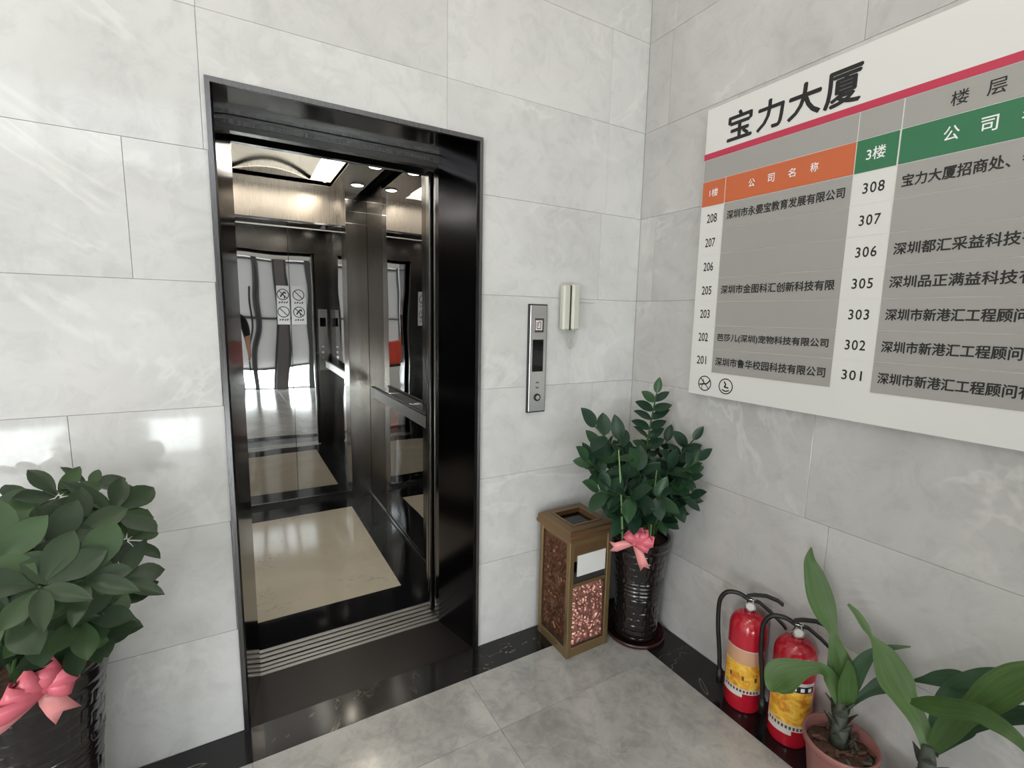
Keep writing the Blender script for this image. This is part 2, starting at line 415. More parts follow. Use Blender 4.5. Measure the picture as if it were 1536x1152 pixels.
# unseen square ceiling panels, added as warm fill from above
for (x, y, lb) in ((-.95, -1.45, 'added square fill panel, unseen above the directory board corner'), (-2.3, -1.45, 'added square fill panel, unseen above the photographer'), (-4.2, -1.45, 'added square fill panel, unseen above the left part of the lobby')):
    t = thing('fill_panel', lb, 'lamp', 'added ceiling fill panels', (x, y, CEIL))
    MB().box((-.31, -.31, -.02), (.31, .31, 0)).build('lamp_frame', M['white'], t)
    MB().box((-.28, -.28, -.024), (.28, .28, -.02)).build('diffuser', M['lampw'], t)
    area('fill_light', (x, y, CEIL-.05), (x, y, 0), .55, .55, 6, (1, .93, .82))

# ------------------------------------------------------------------ lift surround, sills, door edges
JW = .066
su = thing('elevator_surround', 'dark polished steel lift door surround set in the marble wall', 'door frame', loc=(0, 0, 0))
ix0, ix1 = -1.752, -.950
# side jambs: lip on the wall, long reveal going in
MB().prism([(HX0, -.014), (HX0+.014, -.014), (HX0+.020, .0), (HX0+.020, .262), (HX0, .262)], 0, HZ).build('lip', M['lip'], su)['label'] = 'brushed grey lip down the left edge'
MB().prism([(HX0+.020, .002), (ix0, .262), (ix0, .300), (HX0+.020, .300)], 0, HZ-.014).build('jamb', M['jamb'], su)
MB().prism([(HX1-.014, -.014), (HX1, -.014), (HX1, .262), (HX1-.020, .262), (HX1-.020, 0)], 0, HZ).build('lip', M['lip'], su)['label'] = 'brushed grey lip down the right edge'
MB().prism([(HX1-.020, .002), (HX1-.020, .300), (ix1-.012, .300), (ix1-.012, .262)], 0, HZ-.014).build('jamb', M['frame'], su)
box('head_lip', (HX0+.014, -.014, HZ-.016), (HX1-.014, .0, HZ), M['lip'], su)
box('head_soffit', (HX0+.02, 0, HZ-.016), (HX1-.02, .262, HZ-.001), M['soffit'], su)
box('head_panel', (HX0+.02, .262, 2.150), (HX1-.02, .300, 2.60), M['dbrushed'], su)
box('head_strip', (HX0+.02, .255, 2.172), (HX1-.02, .262, 2.186), M['lip'], su)
# thresholds
tp = struct(box('trim_2', (HX0, .001, -.1), (HX1, .268, -.001), M['granite']), 'dark stone threshold in front of the lift sill')
def sill(name, label, y0, y1, parent=None):
    t = thing(name, label, 'sill')
    n = 3; w = (y1-y0)/(3*n-1)
    box('groove_bed', (HX0+.02, y0, -.05), (HX1-.0, y1, -.006), M['groove'], t)
    for k in range(n):
        box('sill_rib', (HX0+.02, y0+3*k*w, -.006), (HX1-.0, y0+(3*k+2)*w, .002), M['sill'], t, .001)
    return t
sill('landing_sill', 'ribbed aluminium landing sill in front of the lift car', .268, .340)
sill('car_sill', 'ribbed aluminium sill at the edge of the lift car floor', .352, .440)
# sliding doors, open, pushed to the right: only their edges show
for nm, y0, x0, lb in (('landing_door', .306, -.955, 'open landing door, its steel edge beside the right jamb'), ('car_door', .366, -.970, 'open car door, its bright steel edge behind the landing door')):
    t = thing(nm, lb, 'door')
    box('door_panel', (x0+.012, y0, .012), (x0+.80, y0+.03, 2.16), M['dbrushed'], t)
    box('door_edge', (x0, y0-.003, .012), (x0+.012, y0+.033, 2.16), M['edge'], t)
    box('edge_guard', (x0-.001, y0+.008, .10), (x0, y0+.024, 1.30), M['blackplastic'], t)

# ------------------------------------------------------------------ lift car
X0, X1, Y0, Y1, ZC = -2.09, -.82, .455, 2.24, 2.43
car = thing('elevator_car', 'mirror-walled lift car interior with beige marble floor and lit ceiling', 'elevator')
fb = MB(); fb.box((X0-.04, Y0-.02, -.06), (X1+.04, Y1+.04, -.012)); fb.build('floor_base', M['carblack'], car)
BX0, BX1, BY0, BY1 = -1.88, -1.03, .665, 1.95
bd = MB(); bd.box((X0, Y0-.015, -.012), (X1, BY0, 0)); bd.box((X0, BY1, -.012), (X1, Y1, 0)); bd.box((X0, BY0, -.012), (BX0, BY1, 0)); bd.box((BX1, BY0, -.012), (X1, BY1, 0))
bd.build('floor_border', M['carblack'], car)
MB().box((-(BX1-BX0)/2, -(BY1-BY0)/2, -.012), ((BX1-BX0)/2, (BY1-BY0)/2, .0005)).build('floor_slab', M['beige'], car, loc=((BX0+BX1)/2, (BY0+BY1)/2, 0))
# back wall: two mirror sheets, satin upper band, corner pilasters
MJ = -1.384; MT = 2.19
for (a, b) in ((X0+.16, MJ-.0018), (MJ+.0018, X1-.16)):
    box('mirror_panel', (a, Y1, .03), (b, Y1+.012, MT-.004), M['mirror'], car)
box('back_panel', (X0-.03, Y1+.012, 0), (X1+.03, Y1+.04, ZC+.1), M['groove'], car)
box('upper_band', (X0+.16, Y1-.010, MT), (X1-.16, Y1+.012, ZC), M['upper'], car)
box('upper_rail', (X0+.16, Y1-.016, MT-.008), (X1-.16, Y1, MT+.004), M['chrome'], car)
box('upper_rail', (X0+.16, Y1-.008, MT-.05), (X1-.16, Y1, MT-.042), M['satin'], car)
box('skirting', (X0+.16, Y1-.010, 0), (X1-.16, Y1+.012, .03), M['dbrushed'], car)
for s in (0, 1):
    a, b = (X1-.16, X1) if s else (X0, X0+.16)
    box('corner_pilaster', (a, Y1-.095, .0), (b, Y1+.012, ZC), M['brushed'], car, .002)
    for zz in (2.375, 2.29, 2.20): box('pilaster_strip', (a-.001, Y1-.098, zz), (b+.001, Y1-.095, zz+.006), M['chrome'], car)
    # side walls
    sx = X1 if s else X0; t1 = .03 if s else -.03
    def sp(nm, y0, y1, z0, z1, m, d=0):
        xx = sorted((sx-d*(1 if s else -1), sx+t1)); return box(nm, (xx[0], y0, z0), (xx[1], y1, z1), m, car)
    sp('side_strip', 1.70, Y1-.095, .0, ZC, M['brushed'])
    sp('side_strip', Y0, .88, .0, ZC, M['dbrushed'])
    sp('side_mirror', .88, 1.70, .03, ZC, M['mirror'])
    sp('side_skirting', .88, 1.70, 0, .03, M['dbrushed'], .004)
    sp('skirting_line', Y0, Y1-.095, 0, .006, M['chrome'], .006)
    # handrail
    d = -1 if s else 1
    box('handrail', tuple(min(p) for p in zip((sx+d*.052, .62, .893), (sx+d*.068, 1.79, .962))), tuple(max(p) for p in zip((sx+d*.052, .62, .893), (sx+d*.068, 1.79, .962))), M['satin'], car, .002)
    box('handrail_cap', tuple(min(p) for p in zip((sx+d*.048, .60, .962), (sx+d*.072, 1.81, .974))), tuple(max(p) for p in zip((sx+d*.048, .60, .962), (sx+d*.072, 1.81, .974))), M['blackplastic'], car, .002)
    for yy in (.72, 1.2, 1.68):
        MB().tube([(sx, yy, .925), (sx+d*.054, yy, .925)], .009, 10).build('rail_bracket', M['chrome'], car)
    # front return panels of the car
    a, b = (ix1+.005, X1) if s else (X0, ix0-.01)
    box('front_return', (a, Y0, .0), (b, Y0+.03, ZC), M['dbrushed'], car)
cop = box('control_panel', (ix1+.02, Y0+.03, .85), (X1-.02, Y0+.036, 1.55), M['satin'], car)
for k in range(3): MB().tube([(ix1+.06, Y0+.036, 1.0+k*.06), (ix1+.06, Y0+.041, 1.0+k*.06)], .012, 16).build('floor_button', M['chrome'], cop)
box('button_display', (ix1+.035, Y0+.036, 1.36), (X1-.035, Y0+.038, 1.46), M['blackgloss'], cop)
box('front_header', (ix0-.01, Y0, 2.17), (ix1+.005, Y0+.03, ZC), M['dbrushed'], car)
# car ceiling with recessed light tray and downlights
LX0, LX1, LY0, LY1 = -1.83, -1.10, 1.24, 2.05
cc = MB()
for r in rects_minus((X0+.06, X1-.06, Y0, Y1), (LX0, LX1, LY0, LY1)): cc.box((r[0], r[2], ZC), (r[1], r[3], ZC+.03))
cc.build('ceiling_panel', M['car_ceiling'], car)
box('ceiling_roof', (X0-.03, Y0-.03, ZC+.14), (X1+.03, Y1+.04, ZC+.16), M['groove'], car)
for a, b in ((X0-.03, X0+.0), (X1-.0, X1+.03)): box('ceiling_edge', (a, Y0, ZC), (b, Y1, ZC+.14), M['groove'], car)
tr = MB(); tr.box((LX0, LY0-.01, ZC+.001), (LX1, LY0, ZC+.14)); tr.box((LX0, LY1, ZC+.001), (LX1, LY1+.01, ZC+.14)); tr.box((LX0-.01, LY0, ZC+.001), (LX0, LY1, ZC+.14)); tr.box((LX1, LY0, ZC+.001), (LX1+.01, LY1, ZC+.14))
tray = tr.build('light_tray', M['upper'], car)
# bright diffuser behind, arched polished reflector in front of its middle
box('diffuser', (LX0, LY0, ZC+.125), (LX1, LY1, ZC+.13), M['lampw'], tray)
box('lamp_strip', (LX1-.05, LY0+.02, ZC+.02), (LX1-.035, LY1-.02, ZC+.10), M['lampw'], tray)
MB().grid(lambda u, v_: V((LX0+.10+(LX1-LX0-.24)*u, LY0+.005+(LY1-LY0-.01)*v_, ZC+.03+.045*math.sin(PI*u)+.01*math.sin(PI*v_))), 20, 12).build('arched_reflector', M['reflector'], tray, sm=True)
for (x, y) in ((-.945, 1.37), (-.945, 1.88), (-1.97, 1.37), (-1.97, 1.88), (-.945, .85), (-1.97, .85)):
    d = MB().lathe([(.052, ZC-.006), (.05, ZC-.008), (.042, ZC-.004), (.042, ZC)], 24, centre=(x, y), close=False).build('downlight', M['chrome'], car)
    MB().lathe([(.040, ZC-.005), (.041, ZC-.003)], 24, centre=(x, y)).build('bulb', M['lamp'], d)
    l = bpy.data.lights.new('downlight_lamp', 'SPOT'); l.energy = 8; l.spot_size = 2.2; l.spot_blend = .8; l.shadow_soft_size = .04; l.color = (1, .9, .74)
    lo = bpy.data.objects.new('downlight_lamp', l); C.objects.link(lo); lo.location = (x, y, ZC-.03)
area('car_tray_light', ((LX0+LX1)/2, (LY0+LY1)/2, ZC-.005), ((LX0+LX1)/2, (LY0+LY1)/2, 0), LX1-LX0, LY1-LY0, 2.5, (1, .94, .84))
# lift shaft shell so no daylight leaks in
sh = MB(); sh.box((-2.3, .26, -.3), (-2.14, 2.5, 2.9)); sh.box((-.78+.02, .46, -.3), (-.6, 2.5, 2.9)); sh.box((-2.3, 2.32, -.3), (-.6, 2.5, 2.9)); sh.box((-2.3, .26, 2.62), (-.6, 2.5, 2.9)); sh.box((-2.3, .26, -.3), (-.6, 2.5, -.14))
struct(sh.build('wall_shaft', M['groove']))

# ------------------------------------------------------------------ writing
def glyphs(name, text, parent, box2, m, face='x', pos=-.0335, depth=.0006, weight=.0, ls=1.):
    cjk = any(ord(ch) > 255 for ch in text); wt = weight; weight = 0 if cjk else weight
    """text filling box2=(u0,u1,z0,z1); face 'x': on the right wall, reading towards -y; face 'y': on the lift's back wall, reading towards +x"""
    c = bpy.data.curves.new(name, 'FONT'); c.body = text; c.offset = weight; c.extrude = 0; c.space_character = ls; c.resolution_u = 3
    o = bpy.data.objects.new(name, c); C.objects.link(o)
    dg = bpy.context.evaluated_depsgraph_get(); me = bpy.data.meshes.new_from_object(o.evaluated_get(dg)); bpy.data.objects.remove(o)
    n = len(me.vertices); co = np.zeros(n*3); me.vertices.foreach_get('co', co); co = co.reshape(-1, 3)
    mn, mx = co.min(0), co.max(0); u = (co[:, 0]-mn[0])/(mx[0]-mn[0]); w = (co[:, 1]-mn[1])/max(1e-6, mx[1]-mn[1])
    U = box2[0]+u*(box2[1]-box2[0]); Z = box2[2]+w*(box2[3]-box2[2])
    new = np.stack([np.full(n, pos), U, Z], 1) if face == 'x' else np.stack([U, np.full(n, pos), Z], 1)
    me.vertices.foreach_set('co', new.reshape(-1)); me.materials.clear(); me.materials.append(m); me.update()
    if cjk and wt:
        bm = bmesh.new(); bm.from_mesh(me); d = wt*.5*(box2[3]-box2[2]); g0 = list(bm.verts)+list(bm.edges)+list(bm.faces)
        for kk, (du, dz) in enumerate(((d, 0), (-d, 0), (0, d), (0, -d))):
            r = bmesh.ops.duplicate(bm, geom=g0)
            for q in r['geom']:
                if isinstance(q, bmesh.types.BMVert): q.co += V((-.00008*(kk+1), du, dz))
        bm.to_mesh(me); bm.free()
    return link(name, me, parent)
def ring(name, parent, cu, cz, r, th, m, face='x', pos=-.0335, seg=32, asp=1.):
    mb = MB()
    for k in range(seg):
        a, b = 2*PI*k/seg, 2*PI*(k+1)/seg; q = []
        for (rr, an) in ((r-th, a), (r, a), (r, b), (r-th, b)):
            u, z_ = cu+asp*rr*math.cos(an), cz+rr*math.sin(an)
            q.append(mb.bm.verts.new((pos, u, z_) if face == 'x' else (u, pos, z_)))
        mb.bm.faces.new(q)
    return mb.build(name, m, parent, normals=False)
def stroke(name, parent, pts, th, m, face='x', pos=-.0335):
    mb = MB()
    for (p, q) in zip(pts[:-1], pts[1:]):
        d = V((q[0]-p[0], q[1]-p[1])); n = V((-d.y, d.x)).normalized()*th/2; vs = []
        for (u, z_) in ((p[0]+n.x, p[1]+n.y), (q[0]+n.x, q[1]+n.y), (q[0]-n.x, q[1]-n.y), (p[0]-n.x, p[1]-n.y)):
            vs.append(mb.bm.verts.new((pos, u, z_) if face == 'x' else (u, pos, z_)))
        mb.bm.faces.new(vs)
    return mb.build(name, m, parent, normals=False)

# ------------------------------------------------------------------ directory board on the right wall
bo = thing('directory_board', 'large white building directory board with orange and green floor headings', 'sign')
YE = -1.80
box('back_plate', (-.030, YE, 1.19), (0, -.383, 2.372), M['board'], bo, .002)
def pl(nm, y0, y1, z0, z1, m, d=.0015, x=-.030):
    return box(nm, (x-d, y1, z0), (x, y0, z1), m, bo)
pl('crimson_stripe', -.383, YE, 2.172, 2.196, M['crimson'])
pl('grey_header_slat', -.387, -.9665, 2.086, 2.170, M['slat'])
pl('grey_header_slat', -.970, -1.0845, 2.086, 2.170, M['slat'])
h2 = pl('grey_header_slat', -1.0885, YE+.03, 2.086, 2.170, M['slat'])
on = pl('orange_number_heading', -.387, -.4925, 1.984, 2.083, M['orange'])
oh = pl('orange_name_heading', -.4965, -.9665, 1.984, 2.083, M['orange'])
gn = pl('green_number_heading', -.970, -1.0835, 1.984, 2.083, M['green'])
gh = pl('green_name_heading', -1.0885, YE+.03, 1.984, 2.083, M['green'])
ROW = (1.982-1.293)/7
TL = {0: '深圳市永晏宝教育发展有限公司', 3: '深圳市金图科汇创新科技有限', 5: '芭莎儿(深圳)宠物科技有限公司', 6: '深圳市鲁华校园科技有限公司'}
TR = {0: '宝力大厦招商处、物业管', 2: '深圳都汇采益科技有限公', 3: '深圳品正满益科技有限公', 4: '深圳市新港汇工程顾问有限公', 5: '深圳市新港汇工程顾问有限公', 6: '深圳市新港汇工程顾问有限公'}
NL = ['208', '207', '206', '205', '203', '202', '201']; NR = ['308', '307', '306', '305', '303', '302', '301']
for k in range(7):
    zt = 1.982-k*ROW; zb = zt-ROW; zc = (zt+zb)/2
    a = pl('name_slat', -.4965, -.9665, zb+.0012, zt-.0006, M['slat']); b = pl('name_slat', -1.0885, YE+.03, zb+.0012, zt-.0006, M['slat'])
    na = pl('number_slat', -.389, -.4925, zb+.0012, zt-.0006, M['board'], .0008); nb = pl('number_slat', -.970, -1.0835, zb+.0012, zt-.0006, M['board'], .0008)
    glyphs('numerals', NL[k], na, (-.418, -.466, zc-.018, zc+.018), M['ink'], pos=-.0312, weight=.012)
    glyphs('numerals', NR[k], nb, (-1.000, -1.060, zc-.0165, zc+.0165), M['ink'], pos=-.0312, weight=.012, ls=1.15)
    if k in TL: glyphs('company_name', TL[k], a, (-.512, -.948, zc-.017, zc+.017), M['ink'], pos=-.0318, weight=.05)
    if k in TR:
        w = {0: .0318, 2: .0345, 3: .0352}.get(k, .0315); n = {0: 11, 2: 11, 3: 11}.get(k, 13)
        glyphs('company_name', TR[k], b, (-1.105, -1.105-w*n-.0, zc-.0175, zc+.0175), M['ink'], pos=-.0318, weight=.05)
for k, ch in enumerate('公司名称'):
    u = -.611-k*.077; glyphs('heading_character', ch, oh, (u+.013, u-.013, 2.022, 2.052), M['wink'], pos=-.0318, weight=.02)
    u = -1.208-k*.078; glyphs('heading_character', ch, gh, (u+.017, u-.017, 2.018, 2.056), M['wink'], pos=-.0318, weight=.02)
glyphs('heading_character', '1楼', on, (-.422, -.462, 2.020, 2.050), M['wink'], pos=-.0318, weight=.02)
glyphs('heading_character', '3楼', gn, (-1.000, -1.052, 2.016, 2.054), M['wink'], pos=-.0318, weight=.02)
for k, ch in enumerate('楼层'):
    u = -1.216-k*.075; glyphs('heading_character', ch, h2, (u+.019, u-.019, 2.108, 2.146), M['ink'], pos=-.0318, weight=.02)
for ch, a, b, z0, z1 in (('宝', -.487, -.590, 2.218, 2.322), ('力', -.612, -.712, 2.216, 2.318), ('大', -.730, -.840, 2.216, 2.326), ('厦', -.853, -.962, 2.212, 2.322)):
    glyphs('title_character', ch, bo, (a, b, z0, z1), M['ink'], pos=-.0306, weight=.05)
i1 = ring('no_smoking_mark', bo, -.466, 1.243, .033, .0045, M['ink'], pos=-.0306)
stroke('slash', i1, [(-.444, 1.265), (-.488, 1.221)], .004, M['ink'], pos=-.0308)
stroke('cigarette', i1, [(-.440, 1.236), (-.478, 1.243), (-.492, 1.258)], .006, M['ink'], pos=-.0307)
stroke('smoke_line', i1, [(-.455, 1.262), (-.462, 1.25), (-.452, 1.228), (-.456, 1.216)], .003, M['ink'], pos=-.0307)
i2 = ring('round_mark', bo, -.569, 1.243, .033, .0045, M['ink'], pos=-.0306)
stroke('mark_figure', i2, [(-.560, 1.262), (-.570, 1.25), (-.562, 1.24), (-.582, 1.238)], .006, M['ink'], pos=-.0307)
stroke('mark_base', i2, [(-.552, 1.228), (-.569, 1.222), (-.586, 1.228)], .005, M['ink'], pos=-.0307)

# ------------------------------------------------------------------ warning plates on the mirror joint
def plate(x0, x1, kind, label):
    t = thing('warning_plate', label, 'sign', 'warning plates on the lift mirror')
    z0, z1 = 1.42, 1.71; yy = Y1-.006
    box('plate', (x0, yy, z0), (x1, Y1-.0005, z1), M['satin'], t, .0015)
    cx = (x0+x1)/2; r = .042
    for q, cz in enumerate((1.645, 1.515)):
        rg = ring('prohibition_ring', t, cx, cz, r, .006, M['ink'], 'y', yy-.0006)
        stroke('slash', rg, [(cx-r*.7, cz+r*.7), (cx+r*.7, cz-r*.7)], .006, M['ink'], 'y', yy-.0008)
        if kind+q != 1:
            stroke('pictogram', rg, [(cx-.018, cz-.018), (cx-.004, cz+.004), (cx+.012, cz+.02), (cx+.02, cz+.006)], .010, M['ink'], 'y', yy-.0007)
            stroke('pictogram', rg, [(cx-.004, cz+.004), (cx+.012, cz-.012), (cx+.008, cz-.03)], .008, M['ink'], 'y', yy-.0007)
        for e in range(4):
            stroke('caption_mark', rg, [(cx-.030+e*.017, cz-r-.022), (cx-.020+e*.017, cz-r-.014+.004*(e % 2))], .008, M['ink'], 'y', yy-.0006)
plate(-1.478, -1.389, 0, 'steel warning plate with two prohibition rings, left of the mirror joint')
plate(-1.379, -1.272, 1, 'steel warning plate with two prohibition rings, right of the mirror joint')

# ------------------------------------------------------------------ call station and intercom on the back wall
t = thing('call_station', 'narrow stainless lift call panel with dark display on the marble wall', 'control panel')
box('backing_frame', (-.646, -.010, 1.080), (-.548, 0, 1.568), M['blackplastic'], t, .001)
box('face_plate', (-.640, -.015, 1.086), (-.553, -.008, 1.563), M['satin'], t, .0015)
d = box('display_bezel', (-.622, -.019, 1.444), (-.571, -.015, 1.506), M['lip'], t, .001)
box('display_card', (-.615, -.0195, 1.454), (-.580, -.019, 1.497), M['paper'], d)
stroke('card_mark', d, [(-.608, 1.490), (-.608, 1.461), (-.588, 1.461), (-.588, 1.490), (-.600, 1.490), (-.600, 1.470)], .004, mat('dark_red_print', srgb(120, 40, 50), .5), 'y', -.0197)
box('dark_display', (-.626, -.0165, 1.268), (-.569, -.015, 1.412), M['blackgloss'], t, .0)
stroke('arrow_mark', t, [(-.604, 1.214), (-.596, 1.221), (-.588, 1.214)], .004, M['ink'], 'y', -.0154)
stroke('arrow_mark', t, [(-.604, 1.198), (-.596, 1.191), (-.588, 1.198)], .004, M['ink'], 'y', -.0154)
b_ = MB().tube([(-.596, -.015, 1.150), (-.596, -.020, 1.150)], .017, 24).build('call_button', M['blackplastic'], t); MB().tube([(-.596, -.020, 1.150), (-.596, -.022, 1.150)], .010, 20).build('button_cap', M['satin'], b_)

t = thing('intercom_phone', 'ivory wall intercom handset with a hanging cord beside the call panel', 'phone')
box('cradle', (-.465, -.028, 1.452), (-.392, 0, 1.662), M['phone2'], t, .006)
hs = MB()
hs.box((-.487, -.050, 1.452), (-.447, -.014, 1.658), .008)
hs.build('handset', M['phone'], t)
box('handset_ridge', (-.447, -.046, 1.456), (-.443, -.020, 1.655), M['groove'], t)
box('speaker_block', (-.443, -.060, 1.455), (-.402, -.028, 1.660), M['phone'], t, .008)
MB().tube([(-.425+.012*math.sin(k*1.9)*0+.006*math.sin(k*.9), -.022, 1.452-.075*math.sin(PI*k/24)) if False else (-.445+.045*k/24+.002*math.cos(k*2.1), -.022+.002*math.sin(k*2.1), 1.455-.085*math.sin(PI*k/24)) for k in range(25)], .0032, 6).build('cord', M['phone2'], t, sm=True)
MB().tube([(-.392, -.006, 1.590), (-.33, -.004, 1.588), (-.27, -.002, 1.588)], .003, 6).build('wall_cable', M['white'], t)

# ------------------------------------------------------------------ trash bin
def trash():
    t = thing('ash_bin', 'square brass litter bin with embossed copper panels and open ashtray top', 'trash bin', loc=(-.450, -.150, 0))
    h = .119; p = .026
    for sx in (-1, 1):
        for sy in (-1, 1):
            a = (sx*h, sy*h); b = (sx*(h-p), sy*(h-p))
            MB().box((min(a[0], b[0]), min(a[1], b[1]), 0), (max(a[0], b[0]), max(a[1], b[1]), .555), .003).build('corner_post', M['brass'], t)
    box('liner', (-h+.012, -h+.012, .01), (h-.012, h-.012, .40), M['groove'], t)
    bk = MB(); bk.box((-h+p, h-.012, .04), (h-p, h-.006, .54)); bk.build('back_panel', M['brass'], t)
    def frame(face, z0, z1, nm):
        q = h-p
        if face == 'f': a, b = (-q, -h+.002, z0), (q, -h+.014, z1)
        elif face == 'l': a, b = (-h+.002, -q, z0), (-h+.014, q, z1)
        else: a, b = (h-.014, -q, z0), (h-.002, q, z1)
        return box(nm, a, b, M['brass'], t, .002)
    for f in 'flr': frame(f, 0, .045, 'bottom_rail'); frame(f, .535 if f != 'f' else .525, .555, 'top_rail')
    frame('f', .335, .350, 'middle_rail')
    def relief(face, z0, z1, m, dz):
        q = h-p
        def fn(u, w):
            a = -q+2*q*u; z_ = z0+(z1-z0)*w
            s = 0; P = V((a*26, z_*26, dz))
            P = P*1.15; wv = noise.noise_vector(P*.7)
            s = abs(math.sin(6*(noise.noise(P+wv*1.2))))**.8
            e = min(u, 1-u, w*1.5, (1-w)*1.5); e = min(1, e*12)
            hh = .002+.012*s*e
            if face == 'f': return V((a, -h+.016-hh, z_))
            return V((-h+.016-hh, a, z_)) if face == 'l' else V((h-.016+hh, a, z_))
        return MB().grid(fn, 44, 88).build('embossed_panel', m, t, sm=True)
    relief('f', .045, .335, M['copper'], 3.1); relief('l', .045, .535, M['dcopper'], 7.7); relief('r', .045, .535, M['dcopper'], 1.3)
    # front: opening flap, white notice
    box('hood', (-h+p, -h+.004, .455), (h-p, -h+.012, .525), M['lidbrass'], t)
    box('notice', (-.076, -h-.001, .385), (.082, -h+.003, .482), M['paper'], t)
    box('inner_dark', (-h+p, -h+.030, .350), (h-p, -h+.034, .455), M['blackplastic'], t)
    # lid
    L = .131
    lid = MB()
    prof = [(L-.008, .553), (L, .560), (L, .572), (L-.004, .578), (L-.004, .596), (L-.010, .602), (.080, .604), (.072, .600), (.068, .585)]
    rings = []
    for (r, z_) in prof: rings.append([lid.bm.verts.new((sx*r, sy*r, z_)) for sx, sy in ((-1, -1), (1, -1), (1, 1), (-1, 1))])
    for i in range(len(rings)-1):
        for k in range(4): lid.bm.faces.new((rings[i][k], rings[i][(k+1) % 4], rings[i+1][(k+1) % 4], rings[i+1][k]))
    l = lid.build('lid', M['lidbrass'], t)
    tb = box('ashtray', (-.071, -.071, .578), (.071, .071, .588), M['blackgloss'], t)
    box('ashtray_rim', (-.082, -.082, .603), (-.072, .082, .607), M['brass'], l); box('ashtray_rim', (.072, -.082, .603), (.082, .082, .607), M['brass'], l)
    box('ashtray_rim', (-.072, -.082, .603), (.072, -.072, .607), M['brass'], l); box('ashtray_rim', (-.072, .072, .603), (.072, .082, .607), M['brass'], l)
trash()

# ------------------------------------------------------------------ tall ceramic pots
def pot(t, H, R, dz=0):
    def fn(th, z_, r):
        w = z_/H
        if r < R*.6 and w > .9: return 0
        if .04 < w < .46 or .60 < w < .90:
            row = z_/.032; n = 14; a = th/(2*PI)*n+(.5 if int(row) % 2 else 0)
            fr, fa = row % 1, a % 1
            g = min(fr, 1-fr)*2; g2 = min(fa, 1-fa)*2
            rd = random.Random(int(row)*977+int(a) % n).random()
            return (.0034*min(1, g*4)*min(1, g2*5))*(.6+.6*rd)
        return 0
    prof = [(R*.66, 0), (R*.72, .012)]
    n = 120
    for k in range(1, n):
        w = k/n; r = R*(.72+.03*w+.25*w**2.2)
        if w > .93: r = R*(1.0)
        for c in (.47, .51, .55, .59):
            if abs(w-c) < .012: r += .005*(1-abs(w-c)/.012)
        prof.append((r, .012+(H-.012)*w))
    prof += [(R*1.02, H), (R*1.0, H+.006), (R*.92, H+.004), (R*.90, H-.02)]
    o = MB().lathe(prof, 168, fn, close=True)
    # open top: drop the last cap
    o.bm.faces.ensure_lookup_table(); o.bm.faces.remove(o.bm.faces[-1])
    o = o.build('ceramic_pot', M['pot'], t, sm=True)
    MB().lathe([(R*.93, H-.03), (.001, H-.022)], 40, close=False).build('soil', M['soil'], t, sm=True)
    MB().lathe([(R*.93, -.0), (R*1.0, .004), (R*1.03, .022), (R*.99, .022), (R*.96, .008), (.01, .006)], 48, close=False).build('saucer', M['saucer'], t, sm=True)
    return o
def leaf_mesh(name, L, Wd, m, shape='oval', fold=.18, curl=.25, nu=8):
    bm = bmesh.new(); rows = []
    for i in range(nu+1):
        u = i/nu
        if shape == 'oval': w = math.sin(PI*u**.85)**.75
        else: w = math.sin(PI*u**1.25)**.8          # obovate
        if i in (0, nu): w = .02
        w *= Wd/2; y = L*u*(1-.06*curl*u); z_ = -curl*L*(u**2)*.35
        wob = .012*L*math.sin(9*u)
        rows.append([bm.verts.new((s*w, y, z_+abs(s)*w*fold*1.2+(wob*abs(s)))) for s in (-1, -.55, 0, .55, 1)])
    for i in range(nu):
        for k in range(4): bm.faces.new((rows[i][k], rows[i][k+1], rows[i+1][k+1], rows[i+1][k]))
    me = bpy.data.meshes.new(name); bm.to_mesh(me); bm.free(); me.materials.append(m); smooth(me); return me
def orient(p, d, nrm, s):
    y = d.normalized(); x = y.cross(nrm)
    if x.length < 1e-3: x = y.cross(V((1, 0, .2)))
    x.normalize(); zz = x.cross(y)
    mt = Matrix(((x.x*s, y.x*s, zz.x*s, p.x), (x.y*s, y.y*s, zz.y*s, p.y), (x.z*s, y.z*s, zz.z*s, p.z), (0, 0, 0, 1)))
    return mt
def bez(a, b, c, n):
    return [a*(1-t_)**2+b*2*t_*(1-t_)+c*t_*t_ for t_ in [k/n for k in range(n+1)]]
def inside(p, mx=-.034, my=-.034): return p.x < mx and p.y < my
def put_leaf(t, me, p, d, nrm, s, base, Lm):
    for tr_ in range(5):
        tip = p+d.normalized()*Lm*s
        if inside(tip) and inside(p): break
        if tip.x > -.034: d = V((-abs(d.x)-.2, d.y-.3, d.z))
        if tip.y > -.034: d = V((d.x, -abs(d.y)-.25, d.z))
    else: return
    if not inside(p): return
    mw = orient(p, d, nrm, s); o = bpy.data.objects.new('leaf', me); C.objects.link(o); o.parent = t
    o.matrix_local = Matrix.Translation(-base) @ mw
    return o

